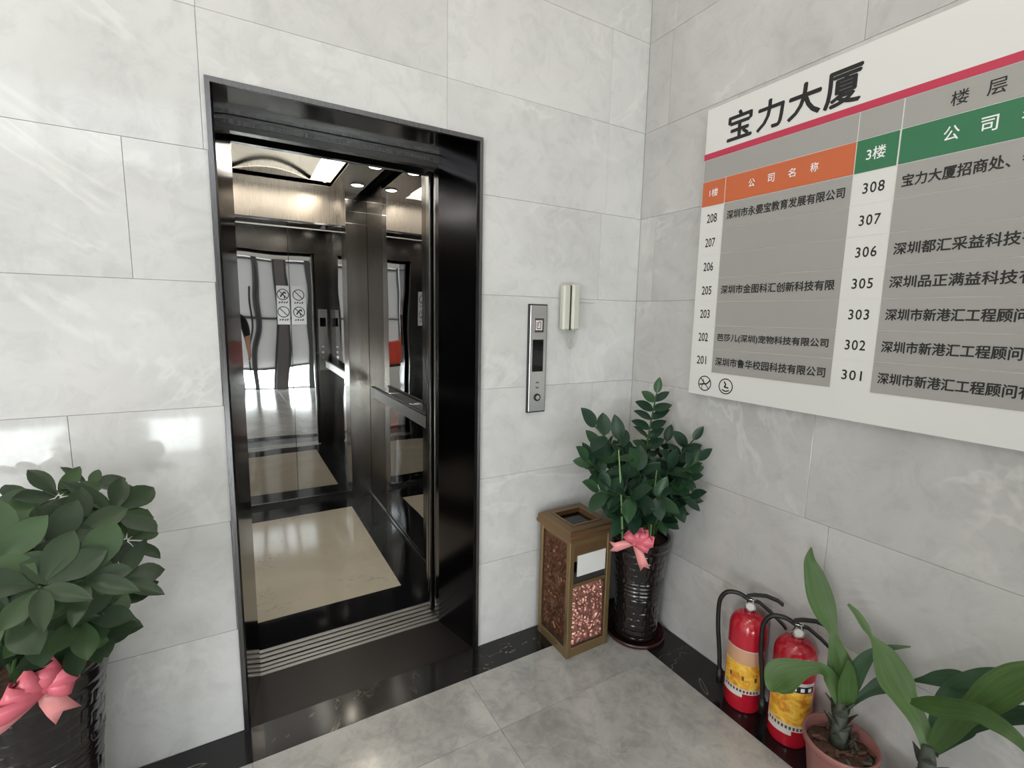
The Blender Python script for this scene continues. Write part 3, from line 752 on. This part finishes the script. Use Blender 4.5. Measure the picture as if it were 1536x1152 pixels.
def corner_plant():
    base = V((-.155, -.270, 0))
    t = thing('potted_plant', 'dark green leafy plant in tall black ceramic pot in the corner', 'potted plant', 'tall potted plants by the lift', base)
    H, R = .50, .135
    pot(t, H, R)
    rd = random.Random(3)
    zl = [leaf_mesh('leaf', .115, .058, M['leaf1'], 'oval', .2, .25), leaf_mesh('leaf', .115, .070, M['leaf1'], 'oval', .1, .5)]
    b = V((base.x, base.y, H-.03))
    stems = [ # px, py, plane y of the tip, leaves, size
        (985, 590, -.30, 9, .72, 1), (893, 640, -.30, 5, .95, 0), (930, 660, -.25, 5, 1.0, 0), (882, 690, -.30, 6, .9, 0), (898, 735, -.38, 6, 1., 0),
        (1040, 660, -.46, 7, .75, 1), (1048, 690, -.54, 6, .8, 0), (1035, 745, -.52, 6, .85, 0), (975, 680, -.20, 5, 1.05, 0), (955, 700, -.38, 6, 1.05, 0), (1005, 700, -.42, 6, 1.05, 0),
        (915, 700, -.15, 5, 1., 0), (990, 745, -.50, 6, .95, 0), (940, 745, -.47, 6, 1.0, 0), (1015, 660, -.3, 5, .9, 0), (900, 670, -.14, 5, .9, 0), (965, 730, -.3, 5, 1.05, 0), (1010, 760, -.42, 4, .9, 0), (925, 775, -.40, 4, .9, 0), (950, 770, -.44, 4, .9, 0), (1000, 780, -.44, 3, .8, 0), (985, 715, -.35, 6, 1.05, 0), (920, 730, -.36, 5, 1.05, 0), (945, 690, -.22, 5, 1.05, 0), (1030, 710, -.48, 6, .8, 0)]
    for (px, py, yy, n, sz, tall) in stems:
        tip = at(px, py, 1, yy); tip.x = min(tip.x, -.055)
        st = b+V((rd.uniform(-.06, .06), rd.uniform(-.06, .06), 0))
        mid = (st+tip)/2+V((0, 0, .08)) + (st-tip).cross(V((0, 0, 0)))
        mid.x = st.x*.7+tip.x*.3; mid.y = st.y*.7+tip.y*.3
        pts = bez(st, mid, tip, 10)
        MB().tube([p-base for p in pts], [.0075-.0045*k/10 for k in range(11)], 7).build('stem', M['stem'], t, sm=True)
        for k in range(n):
            u = 1-(k/(n))*(.62 if tall else .52); f = u*10; i = min(9, int(f)); p = pts[i].lerp(pts[i+1], f-i); tg = (pts[i+1]-pts[i]).normalized()
            if k == 0:
                put_leaf(t, zl[0], p, tg+V((0, 0, .2)), V((CAM-p).normalized())+V((0, 0, .6)), sz*rd.uniform(.8, 1.1), base, .1); continue
            for s in (-1, 1):
                a = rd.uniform(0, PI) if not tall else .3*rd.uniform(-1, 1)+.5
                side = tg.cross(V((math.cos(a), math.sin(a), .1))).normalized()*s
                if tall: side = (AR*s+V((0, 0, .1))).normalized()
                d = side*1.0+tg*.65+V((0, 0, rd.uniform(-.3, .3)))
                nrm = (CAM-p).normalized()*.7+V((0, 0, 1))*.8+V((rd.uniform(-.3, .3), rd.uniform(-.3, .3), 0))
                put_leaf(t, zl[rd.randint(0, 1)], p, d, nrm, sz*rd.uniform(.85, 1.2), base, .1)
    # two bare light-green canes in front
    for (xa, xb) in (((935, 795), (928, 675)), ((975, 800), (985, 705))):
        p, q = at(*xa, 1, -.375), at(*xb, 1, -.43)
        MB().tube([p-base-V((0, 0, .06)), (p+q)/2-base, q-base], [.005, .004, .002], 7).build('cane', M['midrib'], t, sm=True)
corner_plant()

def left_plant():
    base = V((-2.285, -.185, 0))
    t = thing('potted_plant', 'large broad-leaved plant in tall dark ceramic pot left of the lift', 'potted plant', 'tall potted plants by the lift', base)
    H, R = .555, .150
    pot(t, H, R)
    rd = random.Random(11)
    lm = [leaf_mesh('leaf', .12, .062, M['leaf2'], 'ob', .15, .3), leaf_mesh('leaf', .12, .070, M['leaf2'], 'ob', .08, .6), leaf_mesh('leaf', .12, .046, M['leaf2'], 'oval', .2, .2)]
    b = V((base.x, base.y, H-.03))
    wh = [ # px, py, plane y, leaves, size, facing the camera
        (88, 745, -.22, 6, 1.0, .4), (170, 770, -.25, 8, 1.05, .3), (128, 868, -.47, 7, .95, .95), (28, 800, -.3, 7, 1.0, .5), (-10, 850, -.42, 7, 1.1, .9),
        (190, 810, -.2, 7, .9, .2), (178, 870, -.33, 7, 1.0, .4), (60, 880, -.5, 7, 1.0, .7), (120, 925, -.40, 7, 1.0, .5), (15, 920, -.5, 7, 1.0, .8), (65, 930, -.40, 6, .9, .4),
        (-40, 780, -.2, 6, 1.1, .4), (110, 800, -.32, 7, 1.0, .6), (70, 830, -.36, 7, 1.0, .6), (150, 910, -.36, 6, .95, .4), (-50, 920, -.35, 6, 1.1, .6), (135, 730, -.14, 6, .85, .3), (5, 900, -.3, 6, 1.0, .5), (40, 760, -.15, 6, .95, .3), (125, 960, -.30, 5, .9, .3), (140, 940, -.30, 6, .9, .5), (45, 975, -.36, 5, .8, .5), (105, 965, -.37, 5, .8, .5)]
    for (px, py, yy, n, sz, fc) in wh:
        tip = at(px, py, 1, yy)
        st = b+V((rd.uniform(-.06, .06), rd.uniform(-.05, .05), 0))
        mid = V((st.x*.6+tip.x*.4, st.y*.6+tip.y*.4, max(tip.z, st.z+.12)*.9+st.z*.1))
        pts = bez(st, mid, tip, 8)
        MB().tube([p-base for p in pts], [.007-.004*k/8 for k in range(9)], 7).build('stem', M['stem'], t, sm=True)
        ax = ((tip-mid).normalized()*.5+V((0, 0, .5))+(CAM-tip).normalized()*fc*1.2).normalized()
        u1 = ax.cross(V((.3, .1, 1))).normalized(); u2 = ax.cross(u1)
        ph = rd.uniform(0, 6)
        for k in range(n):
            an = ph+2*PI*k/n+rd.uniform(-.2, .2); side = u1*math.cos(an)+u2*math.sin(an)
            d = side+ax*rd.uniform(.15, .5); nrm = ax*1.0-side*.25
            put_leaf(t, lm[rd.choice((0, 0, 1, 2))], tip+side*.006, d, nrm, sz*rd.uniform(.7, 1.12), base, .12)
left_plant()

# ------------------------------------------------------------------ ribbon bows
def bow(label, c, sc, tails, loops):
    t = thing('ribbon_bow', label, 'ribbon', 'pink bows on the plant pots', c)
    f = (CAM-V(c)); f.z = 0; f.normalize(); r = V((-f.y, f.x, 0)); up = V((0, 0, 1))
    if r.dot(AR) < 0: r = -r
    def P(a, b_, d): return r*a*sc+up*b_*sc+f*d*sc
    def strip(pts, w, name, m, tail=False):
        mb = MB(); pts = [P(*p) for p in pts]; n = len(pts); rows = []
        for i, p in enumerate(pts):
            tg = (pts[min(n-1, i+1)]-pts[max(0, i-1)]).normalized(); sd = tg.cross(f)
            if sd.length < .3: sd = up.cross(f)*.4+up*.8
            sd.normalize(); ww = (w[i] if isinstance(w, list) else w)*sc/2
            mid = p+(-tg*ww*.9 if (tail and i == n-1) else V((0, 0, 0)))
            rows.append([mb.bm.verts.new(p+sd*ww), mb.bm.verts.new(mid+f*.002), mb.bm.verts.new(p-sd*ww)])
        for i in range(n-1):
            for k in range(2): mb.bm.faces.new((rows[i][k], rows[i][k+1], rows[i+1][k+1], rows[i+1][k]))
        o = mb.build(name, m, t, sm=True, normals=False)
        md = o.modifiers.new('t', 'SOLIDIFY'); md.thickness = .0012
        return o
    for an, ln, w in loops:
        ca, sa = math.cos(an), math.sin(an); pts = []; ws = []
        for k in range(15):
            u = k/14*2*PI; rad = ln*(1-math.cos(u))/2; dd = .022*math.sin(u)
            pts.append((ca*rad, sa*rad, .012+dd+.25*rad)); ws.append(w*(.45+.55*(1-math.cos(u))/2))
        strip(pts, ws, 'loop', M['ribbon'])
    for pts, w in tails: strip(pts, w, 'tail', M['ribbon2'], True)
    mb = MB(); bmesh.ops.create_uvsphere(mb.bm, u_segments=12, v_segments=8, radius=1)
    for q in mb.bm.verts: q.co = P(q.co.x*.014, q.co.y*.015, .018+q.co.z*.010)
    mb.build('knot', M['ribbon'], t, sm=True)
    return t
c1 = at(952, 812, 1, -.413)
bow('pink satin bow on the corner plant pot, beside the litter bin', c1, 1.0,
    [([(0, 0, .01), (-.045, -.012, .02), (-.075, -.028, .02), (-.105, -.03, .015)], [.022, .036, .040, .044]), ([(0, 0, .01), (.022, -.04, .022), (.035, -.075, .022), (.05, -.115, .012)], [.022, .034, .038, .040])],
    [(.35, .075, .045), (1.25, .06, .05), (2.2, .055, .045), (.9, .07, .04), (-.15, .06, .04), (1.75, .05, .04)])
c2 = at(66, 1026, 1, -.385)
bow('pale pink satin bow on the left plant pot, its tail hanging down', c2, 1.0,
    [([(0, 0, .01), (.008, -.03, .022), (.02, -.06, .022), (.035, -.095, .015)], [.03, .042, .048, .052]), ([(0, 0, .01), (-.04, -.02, .02), (-.08, -.045, .02), (-.12, -.06, .015)], [.03, .04, .044, .048])],
    [(.5, .06, .05), (1.4, .055, .05), (2.8, .07, .05), (3.3, .085, .05), (2.2, .06, .05), (-.2, .05, .045)])

# ------------------------------------------------------------------ fire extinguishers
def extinguisher(x, y, rz, label, dark):
    t = thing('fire_extinguisher', label, 'extinguisher', 'red extinguishers against the right wall', (x, y, 0), rz)
    R = .070
    prof = [(R*.55, 0), (R*.9, 0), (R*.94, .006), (R, .020), (R, .325)]
    for k in range(1, 9):
        a = k/8*PI/2; prof.append((R-(R-.020)*(1-math.cos(a))*1.0, .325+.062*math.sin(a)))
    prof += [(.018, .392), (.018, .400)]
    MB().lathe(prof, 48).build('cylinder', M['red'], t, sm=True)
    # wrap labels, local -x faces the viewer
    def wrap(nm, a0, a1, z0, z1, m, off=.0008, par=None):
        return MB().grid(lambda u, w: V(((R+off)*math.cos(a0+(a1-a0)*u), (R+off)*math.sin(a0+(a1-a0)*u), z0+(z1-z0)*w)), 16, 4).build(nm, m, par or t, sm=True, normals=False)
    A0, A1 = -1.25, 1.05
    if not dark:
        lb = wrap('label', A0, A1, .085, .265, M['label_w']); wrap('printed_picture', A0+.06, A1-.06, .105, .205, M['label_y'], .0013, lb)
        wrap('printed_top', A0+.06, A1-.06, .205, .262, M['label_b'], .0013, lb)
        wrap('white_sticker', A0+.05, A0+1.25, .070, .092, M['label_w'], .0016)
        for k in range(3): wrap('print_mark', A0+.5+k*.65, A0+.62+k*.65, .140, .158, M['lidbrass'], .0017, lb)
        for k in range(11): wrap('caption_mark', A0+.25+k*.17, A0+.35+k*.17, .090, .101, M['bark'], .0018, lb)
    else:
        lb = wrap('label', A0, A1, .072, .262, M['label_w']); wrap('printed_picture', A0+.06, A1-.06, .095, .225, M['label_y'], .0013, lb)
        db = wrap('dark_heading', A0+1.0, A1-.06, .226, .250, M['ink'], .0014, lb)
        for k in range(3): wrap('heading_mark', A0+1.2+k*.36, A0+1.38+k*.36, .231, .245, M['wink'], .0018, lb)
        wrap('printed_top', A0+.06, A0+.98, .226, .260, M['label_y'], .0013, lb)
        for k in range(11): wrap('caption_mark', A0+.2+k*.17, A0+.3+k*.17, .077, .089, M['bark'], .0018, lb)
        wrap('white_sticker', A0+.1, A0+1.35, .055, .080, M['label_w'], .0016)
    MB().lathe([(.021, .394), (.021, .410), (.015, .414), (.015, .445), (.008, .447)], 20).build('valve', M['chrome'], t, sm=True)
    g = MB().tube([(.012, 0, .428), (.034, 0, .428)], .017, 20).build('pressure_gauge', M['chrome'], t)
    MB().tube([(.034, 0, .428), (.0355, 0, .428)], .013, 20).build('gauge_face', M['paper'], g)
    # levers go along local +y
    def lever(p, w, nm):
        mb = MB(); pts = [V(q) for q in p]; n = len(pts); rows = []
        for i, q in enumerate(pts):
            tg = (pts[min(n-1, i+1)]-pts[max(0, i-1)]).normalized(); nn = tg.cross(V((1, 0, 0))).normalized()
            rows.append([mb.bm.verts.new(q+V((sx*w/2, 0, 0))+nn*sz*.0035) for sx, sz in ((-1, -1), (1, -1), (1, 1), (-1, 1))])
        for i in range(n-1):
            for k in range(4): mb.bm.faces.new((rows[i][k], rows[i][(k+1) % 4], rows[i+1][(k+1) % 4], rows[i+1][k]))
        mb.bm.faces.new(rows[0]); mb.bm.faces.new(rows[-1]); mb.build(nm, M['blackplastic'], t)
    lever([(0, -.015, .450), (0, .01, .462), (0, .05, .470), (0, .09, .463), (0, .108, .452)], .020, 'top_lever')
    lever([(0, .0, .440), (0, .03, .436), (0, .07, .410), (0, .115, .372), (0, .125, .360)], .018, 'carry_handle')
    pts = [V((0, -.010, .438)), V((0, -.045, .452)), V((.0, -.085, .445)), V((0, -.108, .41)), V((0, -.112, .36)), V((0, -.108, .28)), V((.0, -.096, .18)), V((0, -.090, .10))]
    out = []
    for i in range(len(pts)-1):
        p0, p1, p2, p3 = pts[max(0, i-1)], pts[i], pts[i+1], pts[min(len(pts)-1, i+2)]
        for k in range(5):
            s = k/5; out.append(.5*((2*p1)+(-p0+p2)*s+(2*p0-5*p1+4*p2-p3)*s*s+(-p0+3*p1-3*p2+p3)*s**3))
    out.append(pts[-1]); hz = MB().tube(out, .0085, 10).build('hose', M['hose'], t, sm=True)
    MB().tube([pts[-1]+V((0, 0, .01)), pts[-1]-V((0, -.002, .05))], [.011, .013], 12).build('nozzle', M['hose'], t, sm=True)
# local +x faces the camera; local -y (hose) to the far side, +y (levers) towards the viewer's right
extinguisher(-.088, -.798, PI*1.17, 'red fire extinguisher against the wall, nearer the corner pot', False)
extinguisher(-.082, -.978, PI*1.17, 'red fire extinguisher behind the small terracotta pot', True)

# ------------------------------------------------------------------ strap-leaved plants in terracotta pots
def catmull(P, n):
    out = []
    for i in range(len(P)-1):
        p0, p1, p2, p3 = P[max(0, i-1)], P[i], P[i+1], P[min(len(P)-1, i+2)]
        for k in range(n):
            s = k/n; out.append(.5*((2*p1)+(-p0+p2)*s+(2*p0-5*p1+4*p2-p3)*s*s+(-p0+3*p1-3*p2+p3)*s**3))
    out.append(P[-1]); return out
def strap(t, base, pts, m, fold=.25):
    """pts: (px, py, plane x, width in px of the photograph)"""
    P = []
    for (px, py, xx, w) in pts:
        q = at(px, py, 0, xx); d = (q-CAM).dot(AF); P.append(np.array([q.x, q.y, q.z, w*d/FPX]))
    Q = catmull(P, 6); n = len(Q); mb = MB(); rows = []; prev = None
    for i, q in enumerate(Q):
        c = V(q[:3]); tg = (V(Q[min(n-1, i+1)][:3])-V(Q[max(0, i-1)][:3])).normalized(); view = (CAM-c).normalized()
        sd = tg.cross(view+V((0, 0, .25))).normalized()
        if prev and prev.dot(sd) < 0: sd = -sd
        prev = sd; nn = sd.cross(tg).normalized()
        if nn.dot(view) < 0: nn = -nn
        w = max(.001, q[3]/2)
        row = []
        for s in (-1, -.6, -.12, .12, .6, 1):
            e = c+sd*w*s+nn*fold*w*(abs(s)-.5)*.9
            e.x = min(e.x, -.008); row.append(mb.bm.verts.new(e-base))
        rows.append(row)
    for i in range(n-1):
        for k in range(5): mb.bm.faces.new((rows[i][k], rows[i][k+1], rows[i+1][k+1], rows[i+1][k]))
    uvl = mb.bm.loops.layers.uv.new('UVMap'); pos = {}
    for i, row in enumerate(rows):
        for k, q in enumerate(row): pos[q] = (i/(n-1), k/5)
    for fc in mb.bm.faces:
        for lp in fc.loops: lp[uvl].uv = pos[lp.vert]
    o = mb.build('strap_leaf', m, t, sm=True, normals=False)
    return o
def small_pot(t, H, R, rd):
    MB().lathe([(R*.70, 0), (R*.72, .004), (R*.92, H-.03), (R*.93, H-.028), (R*1.0, H-.026), (R*1.02, H-.003), (R*1.0, H), (R*.95, H-.002), (R*.90, H-.035), (R*.6, H-.04)], 48, close=False).build('terracotta_pot', M['terracotta'], t, sm=True)
    MB().lathe([(R*.9, H-.034), (R*.5, H-.026), (.002, H-.024)], 32, close=False).build('soil', M['soil'], t, sm=True)
    for k in range(26):
        a, r = rd.uniform(0, 2*PI), R*.82*math.sqrt(rd.random())
        if r < .03: r = .035
        o = MB().box((-.013, -.005, -.003), (.013, .005, .003), .002).build('bark_chip', M['bark'] if k % 4 else M['husk'], t, loc=(r*math.cos(a), r*math.sin(a), H-.020), rot=(rd.uniform(-.6, .6), rd.uniform(-.5, .5), rd.uniform(0, 6)))
def corn(label, base, H, R, crown, straps, husks, seed):
    rd = random.Random(seed)
    t = thing('corn_plant', label, 'potted plant', 'low strap-leaved plants by the right wall', base)
    small_pot(t, H, R, rd)
    cr = at(*crown)-base
    st = V((cr.x*.3, cr.y*.3, H-.04))
    MB().tube([st, st.lerp(cr, .4), st.lerp(cr, .8), cr], [.026, .024, .020, .014], 12).build('stump', M['husk'], t, sm=True)
    # overlapping dry leaf bases wrapped round the stump
    for k in range(husks):
        u = k/husks; c = st.lerp(cr, u*.95); a = k*2.4; d = V((math.cos(a), math.sin(a), 0))
        tip = c+d*(.040+.012*rd.random())+V((0, 0, .030+.02*rd.random()))
        sdv = V((-d.y, d.x, 0)); mb = MB(); rows = []
        for j in range(5):
            s = j/4; p = c+d*.018*(1-s)+ (tip-c)*s; w = .016*(1-s**1.5)+.001
            rows.append([mb.bm.verts.new(p+sdv*w*e+d*(-.004*abs(e))) for e in (-1, 0, 1)])
        for j in range(4):
            for q in range(2): mb.bm.faces.new((rows[j][q], rows[j][q+1], rows[j+1][q+1], rows[j+1][q]))
        mb.build('leaf_husk', M['husk'], t, sm=True, normals=False)
    for pts, m in straps: strap(t, base, pts, m)
    return t
corn('small strap-leaved plant in a terracotta pot before the second extinguisher', V((-.172, -1.185, 0)), .20, .103, (1262, 1052, 0, -.165),
     [([(1262, 1062, -.165, 16), (1262, 1020, -.16, 32), (1260, 994, -.158, 33), (1253, 966, -.155, 18), (1249, 948, -.155, 12), (1240, 925, -.15, 28), (1230, 895, -.148, 35), (1221, 862, -.145, 27), (1215, 840, -.14, 15), (1217, 821, -.135, 2)], M['strap']),
      ([(1260, 1055, -.17, 14), (1246, 1018, -.19, 20), (1232, 1003, -.22, 16), (1210, 1003, -.25, 22), (1188, 1008, -.28, 38), (1171, 1016, -.30, 46), (1160, 1030, -.31, 26), (1158, 1038, -.31, 3)], M['strap']),
      ([(1266, 1056, -.165, 16), (1278, 1022, -.16, 24), (1293, 996, -.15, 20), (1308, 981, -.14, 14), (1335, 972, -.12, 9), (1366, 970, -.10, 2)], M['strapd']),
      ([(1270, 1062, -.15, 6), (1298, 1040, -.12, 12), (1322, 1028, -.10, 22), (1345, 1026, -.09, 22), (1362, 1030, -.09, 10)], M['strapd']),
      ([(1268, 1058, -.17, 18), (1272, 1030, -.18, 24), (1274, 1005, -.19, 14), (1272, 990, -.2, 3)], M['strap'])], 16, 5)
corn('larger strap-leaved plant with long drooping leaves, low at the right edge', V((-.160, -1.415, 0)), .16, .105, (1392, 1118, 0, -.16),
     [([(1394, 1126, -.16, 20), (1389, 1107, -.16, 22), (1376, 1078, -.16, 25), (1358, 1049, -.155, 33), (1343, 1020, -.15, 46), (1327, 984, -.15, 33), (1314, 964, -.15, 14), (1306, 953, -.15, 6), (1298, 940, -.15, 11), (1285, 920, -.15, 9), (1272, 906, -.15, 4)], M['strap']),
      ([(1366, 1052, -.158, 8), (1390, 1056, -.20, 24), (1411, 1061, -.23, 30), (1460, 1068, -.27, 27), (1492, 1084, -.29, 26), (1518, 1102, -.30, 20), (1542, 1126, -.30, 12), (1560, 1160, -.3, 3)], M['strap']),
      ([(1396, 1125, -.15, 12), (1408, 1085, -.13, 24), (1420, 1050, -.12, 26), (1445, 1030, -.12, 30), (1480, 1022, -.12, 36), (1520, 1025, -.13, 38), (1560, 1035, -.14, 30), (1600, 1055, -.14, 4)], M['strapd']),
      ([(1470, 1030, -.115, 6), (1440, 1020, -.11, 26), (1410, 1018, -.10, 22), (1385, 1020, -.095, 10), (1366, 1021, -.09, 2)], M['strapd']),
      ([(1400, 1122, -.165, 16), (1425, 1092, -.18, 32), (1455, 1068, -.20, 30), (1490, 1042, -.22, 44), (1525, 1020, -.23, 44), (1560, 1005, -.23, 26), (1585, 1000, -.23, 4)], M['strap']),
      ([(1400, 1125, -.14, 12), (1440, 1095, -.11, 20), (1490, 1078, -.10, 22), (1540, 1072, -.10, 24), (1580, 1075, -.1, 5)], M['strapd']),
      ([(1402, 1128, -.15, 10), (1430, 1105, -.12, 20), (1450, 1090, -.10, 24), (1462, 1078, -.09, 8)], M['strapd'])], 14, 9)

# ------------------------------------------------------------------ things seen only in the mirrors
t = thing('red_cabinet', 'orange-red lacquered cabinet on a white plinth, mirrored in the lift', 'cabinet', loc=(-2.80, -3.62, 0))
box('plinth', (-.30, -.2, 0), (.30, .2, .40), M['white'], t, .004)
box('shelf_board', (-.30, -.2, .40), (.30, .2, .44), M['ink'], t)
box('cabinet_body', (-.24, -.15, .44), (.24, .15, .95), M['redbox'], t, .01)
for s in (-1, 1): box('cabinet_door', (s*.12-.11, .15, .47), (s*.12+.11, .158, .92), M['redbox'], t, .003)
g = thing('gold_vase', 'gold vase standing on the red cabinet', 'vase', loc=(-2.93, -3.60, .95))
MB().lathe([(.03, 0), (.05, .01), (.075, .06), (.06, .11), (.03, .14), (.045, .18), (.03, .21), (.015, .23)], 24).build('vase_body', M['gold'], g, sm=True)

def person():
    base = V((-1.80, -2.22, 0))
    t = thing('person', 'person in a black t-shirt and grey trousers standing and holding up a phone', 'person', loc=base)
    me = bpy.data.meshes.new('body')
    vs, ed, rad = [], [], []
    def a(p, r, frm=None):
        vs.append(p); rad.append(r)
        if frm is not None: ed.append((frm, len(vs)-1))
        return len(vs)-1
    pel = a((0, 0, .96), (.155, .11)); sp = a((0, .0, 1.12), (.145, .10), pel); ch = a((0, .0, 1.30), (.165, .115), sp); up = a((0, -.01, 1.42), (.13, .085), ch)
    nk = a((0, 0, 1.50), (.055, .055), up); n2 = a((0, .015, 1.56), (.052, .052), nk)
    for s in (-1, 1):
        h = a((s*.09, 0, .90), (.095, .10), pel); k = a((s*.10, .02, .50), (.062, .065), h); c = a((s*.105, -.005, .34), (.055, .062), k); an = a((s*.11, -.02, .09), (.038, .042), c)
        f = a((s*.115, .03, .045), (.042, .038), an); a((s*.125, .15, .035), (.040, .028), f)
    # right arm hangs (towards +x); left arm lifts the phone
    s1 = a((.175, -.01, 1.415), (.062, .062), up); e1 = a((.235, -.02, 1.13), (.042, .042), s1); w1 = a((.275, .05, .90), (.027, .029), e1); p1 = a((.280, .06, .84), (.020, .036), w1)
    s2 = a((-.175, -.01, 1.415), (.062, .062), up); e2 = a((-.22, .14, 1.18), (.042, .042), s2); w2 = a((-.075, .27, 1.35), (.027, .029), e2); p2 = a((-.055, .295, 1.40), (.034, .020), w2)
    me.from_pydata(vs, ed, []); me.update()
    o = link('body', me, None); o.location = (0, 0, 0)
    sk = o.modifiers.new('s', 'SKIN'); sk.use_smooth_shade = True
    for i, r in enumerate(rad): me.skin_vertices[0].data[i].radius = r; me.skin_vertices[0].data[i].use_root = (i == 0)
    ss = o.modifiers.new('u', 'SUBSURF'); ss.levels = 2; ss.render_levels = 2
    bpy.context.view_layer.update()
    m2 = bpy.data.meshes.new_from_object(o.evaluated_get(bpy.context.evaluated_depsgraph_get())); bpy.data.objects.remove(o)
    m2.materials.clear()
    for k in ('skin', 'shirt', 'trousers', 'shoes'): m2.materials.append(M[k])
    for p in m2.polygons:
        c = p.center; ix = 0
        if c.z < .075: ix = 3
        elif c.z < .95 and abs(c.x) < .225: ix = 2
        elif c.z > 1.50: ix = 0
        elif abs(c.x) < .20 and c.y < .12: ix = 1
        elif c.x > .19 and c.z > 1.17: ix = 1
        elif c.x < -.19 and c.z > 1.22 and c.y < .14: ix = 1
        p.material_index = ix; p.use_smooth = True
    b = link('body', m2, t)
    # head
    hd = MB(); bmesh.ops.create_uvsphere(hd.bm, u_segments=24, v_segments=18, radius=1)
    for q in hd.bm.verts:
        x, y, z_ = q.co; w = 1-.28*max(0, -z_)**1.5
        q.co = V((x*.076*w, y*.096*w+(.012 if z_ < 0 else 0), z_*.118))
        if y > .6 and abs(x) < .22 and -.35 < z_ < .1: q.co.y += .018*(1-abs(x)/.22)
    HL = V((0, .025, 1.655))
    h = hd.build('head', M['skin'], t, sm=True, loc=HL)
    for s in (-1, 1):
        e = MB(); bmesh.ops.create_uvsphere(e.bm, u_segments=10, v_segments=8, radius=.011); e.build('eye', M['eyew'], h, sm=True, loc=(s*.030, .086, .004))
        e = MB(); bmesh.ops.create_uvsphere(e.bm, u_segments=10, v_segments=8, radius=1)
        for q in e.bm.verts: q.co = V((q.co.x*.009, q.co.y*.018, q.co.z*.030))
        e.build('ear', M['skin'], h, sm=True, loc=(s*.077, -.002, -.005))
    MB().box((-.022, .092, -.056), (.022, .099, -.048), .003).build('mouth', mat('lips', srgb(150, 84, 78), .5), h)
    hr = MB(); bmesh.ops.create_uvsphere(hr.bm, u_segments=24, v_segments=16, radius=1)
    bmesh.ops.delete(hr.bm, geom=[q for q in hr.bm.verts if q.co.z < -.25 or (q.co.y > .45 and q.co.z < .45)], context='VERTS')
    for q in hr.bm.verts: q.co = V((q.co.x*.084, q.co.y*.106, q.co.z*.128+.004))
    hr.build('hair', M['hair'], h, sm=True)
    # hands: five fingers each, rooted in the palm
    def finger(p, d, c, L, r, nm='finger'):
        p, d, c = V(p), V(d).normalized(), V(c).normalized()
        pts = [p, p+d*L*.45, p+d*L*.72+c*L*.16, p+d*L*.85+c*L*.40]
        MB().tube(pts, [r, r*.95, r*.85, r*.6], 8).build(nm, M['skin'], b, sm=True)
    for k, L in enumerate((.066, .074, .070, .056)):
        finger((.281, .040+.016*k if False else .086-.017*k, .815), (.02, .1, -1), (-1, 0, -.2), L, .0082)
    finger((.272, .085, .86), (-.2, .6, -.8), (-.5, 0, -.8), .055, .0095, 'thumb')
    for k, L in enumerate((.062, .07, .066, .052)):
        finger((-.062+.004*k, .305+.004*k, 1.405+.015*k-.02), (.3, .5, .35), (.8, .1, .1), L*.8, .0080)
    finger((-.050, .295, 1.41), (.6, -.1, .8), (.6, .2, .3), .052, .0095, 'thumb')
    ph = thing('mobile_phone', 'black mobile phone held up sideways by the person', 'phone')
    mb = MB(); mb.box((-.078, -.038, -.009), (.078, .038, 0), .003)
    o = mb.build('phone_body', M['blackgloss'], ph)
    ph.matrix_world = Matrix.Translation(CAM-AF*.012-AR*.050-AU*.022) @ Matrix(((AR.x, AU.x, AF.x, 0), (AR.y, AU.y, AF.y, 0), (AR.z, AU.z, AF.z, 0), (0, 0, 0, 1)))
person()
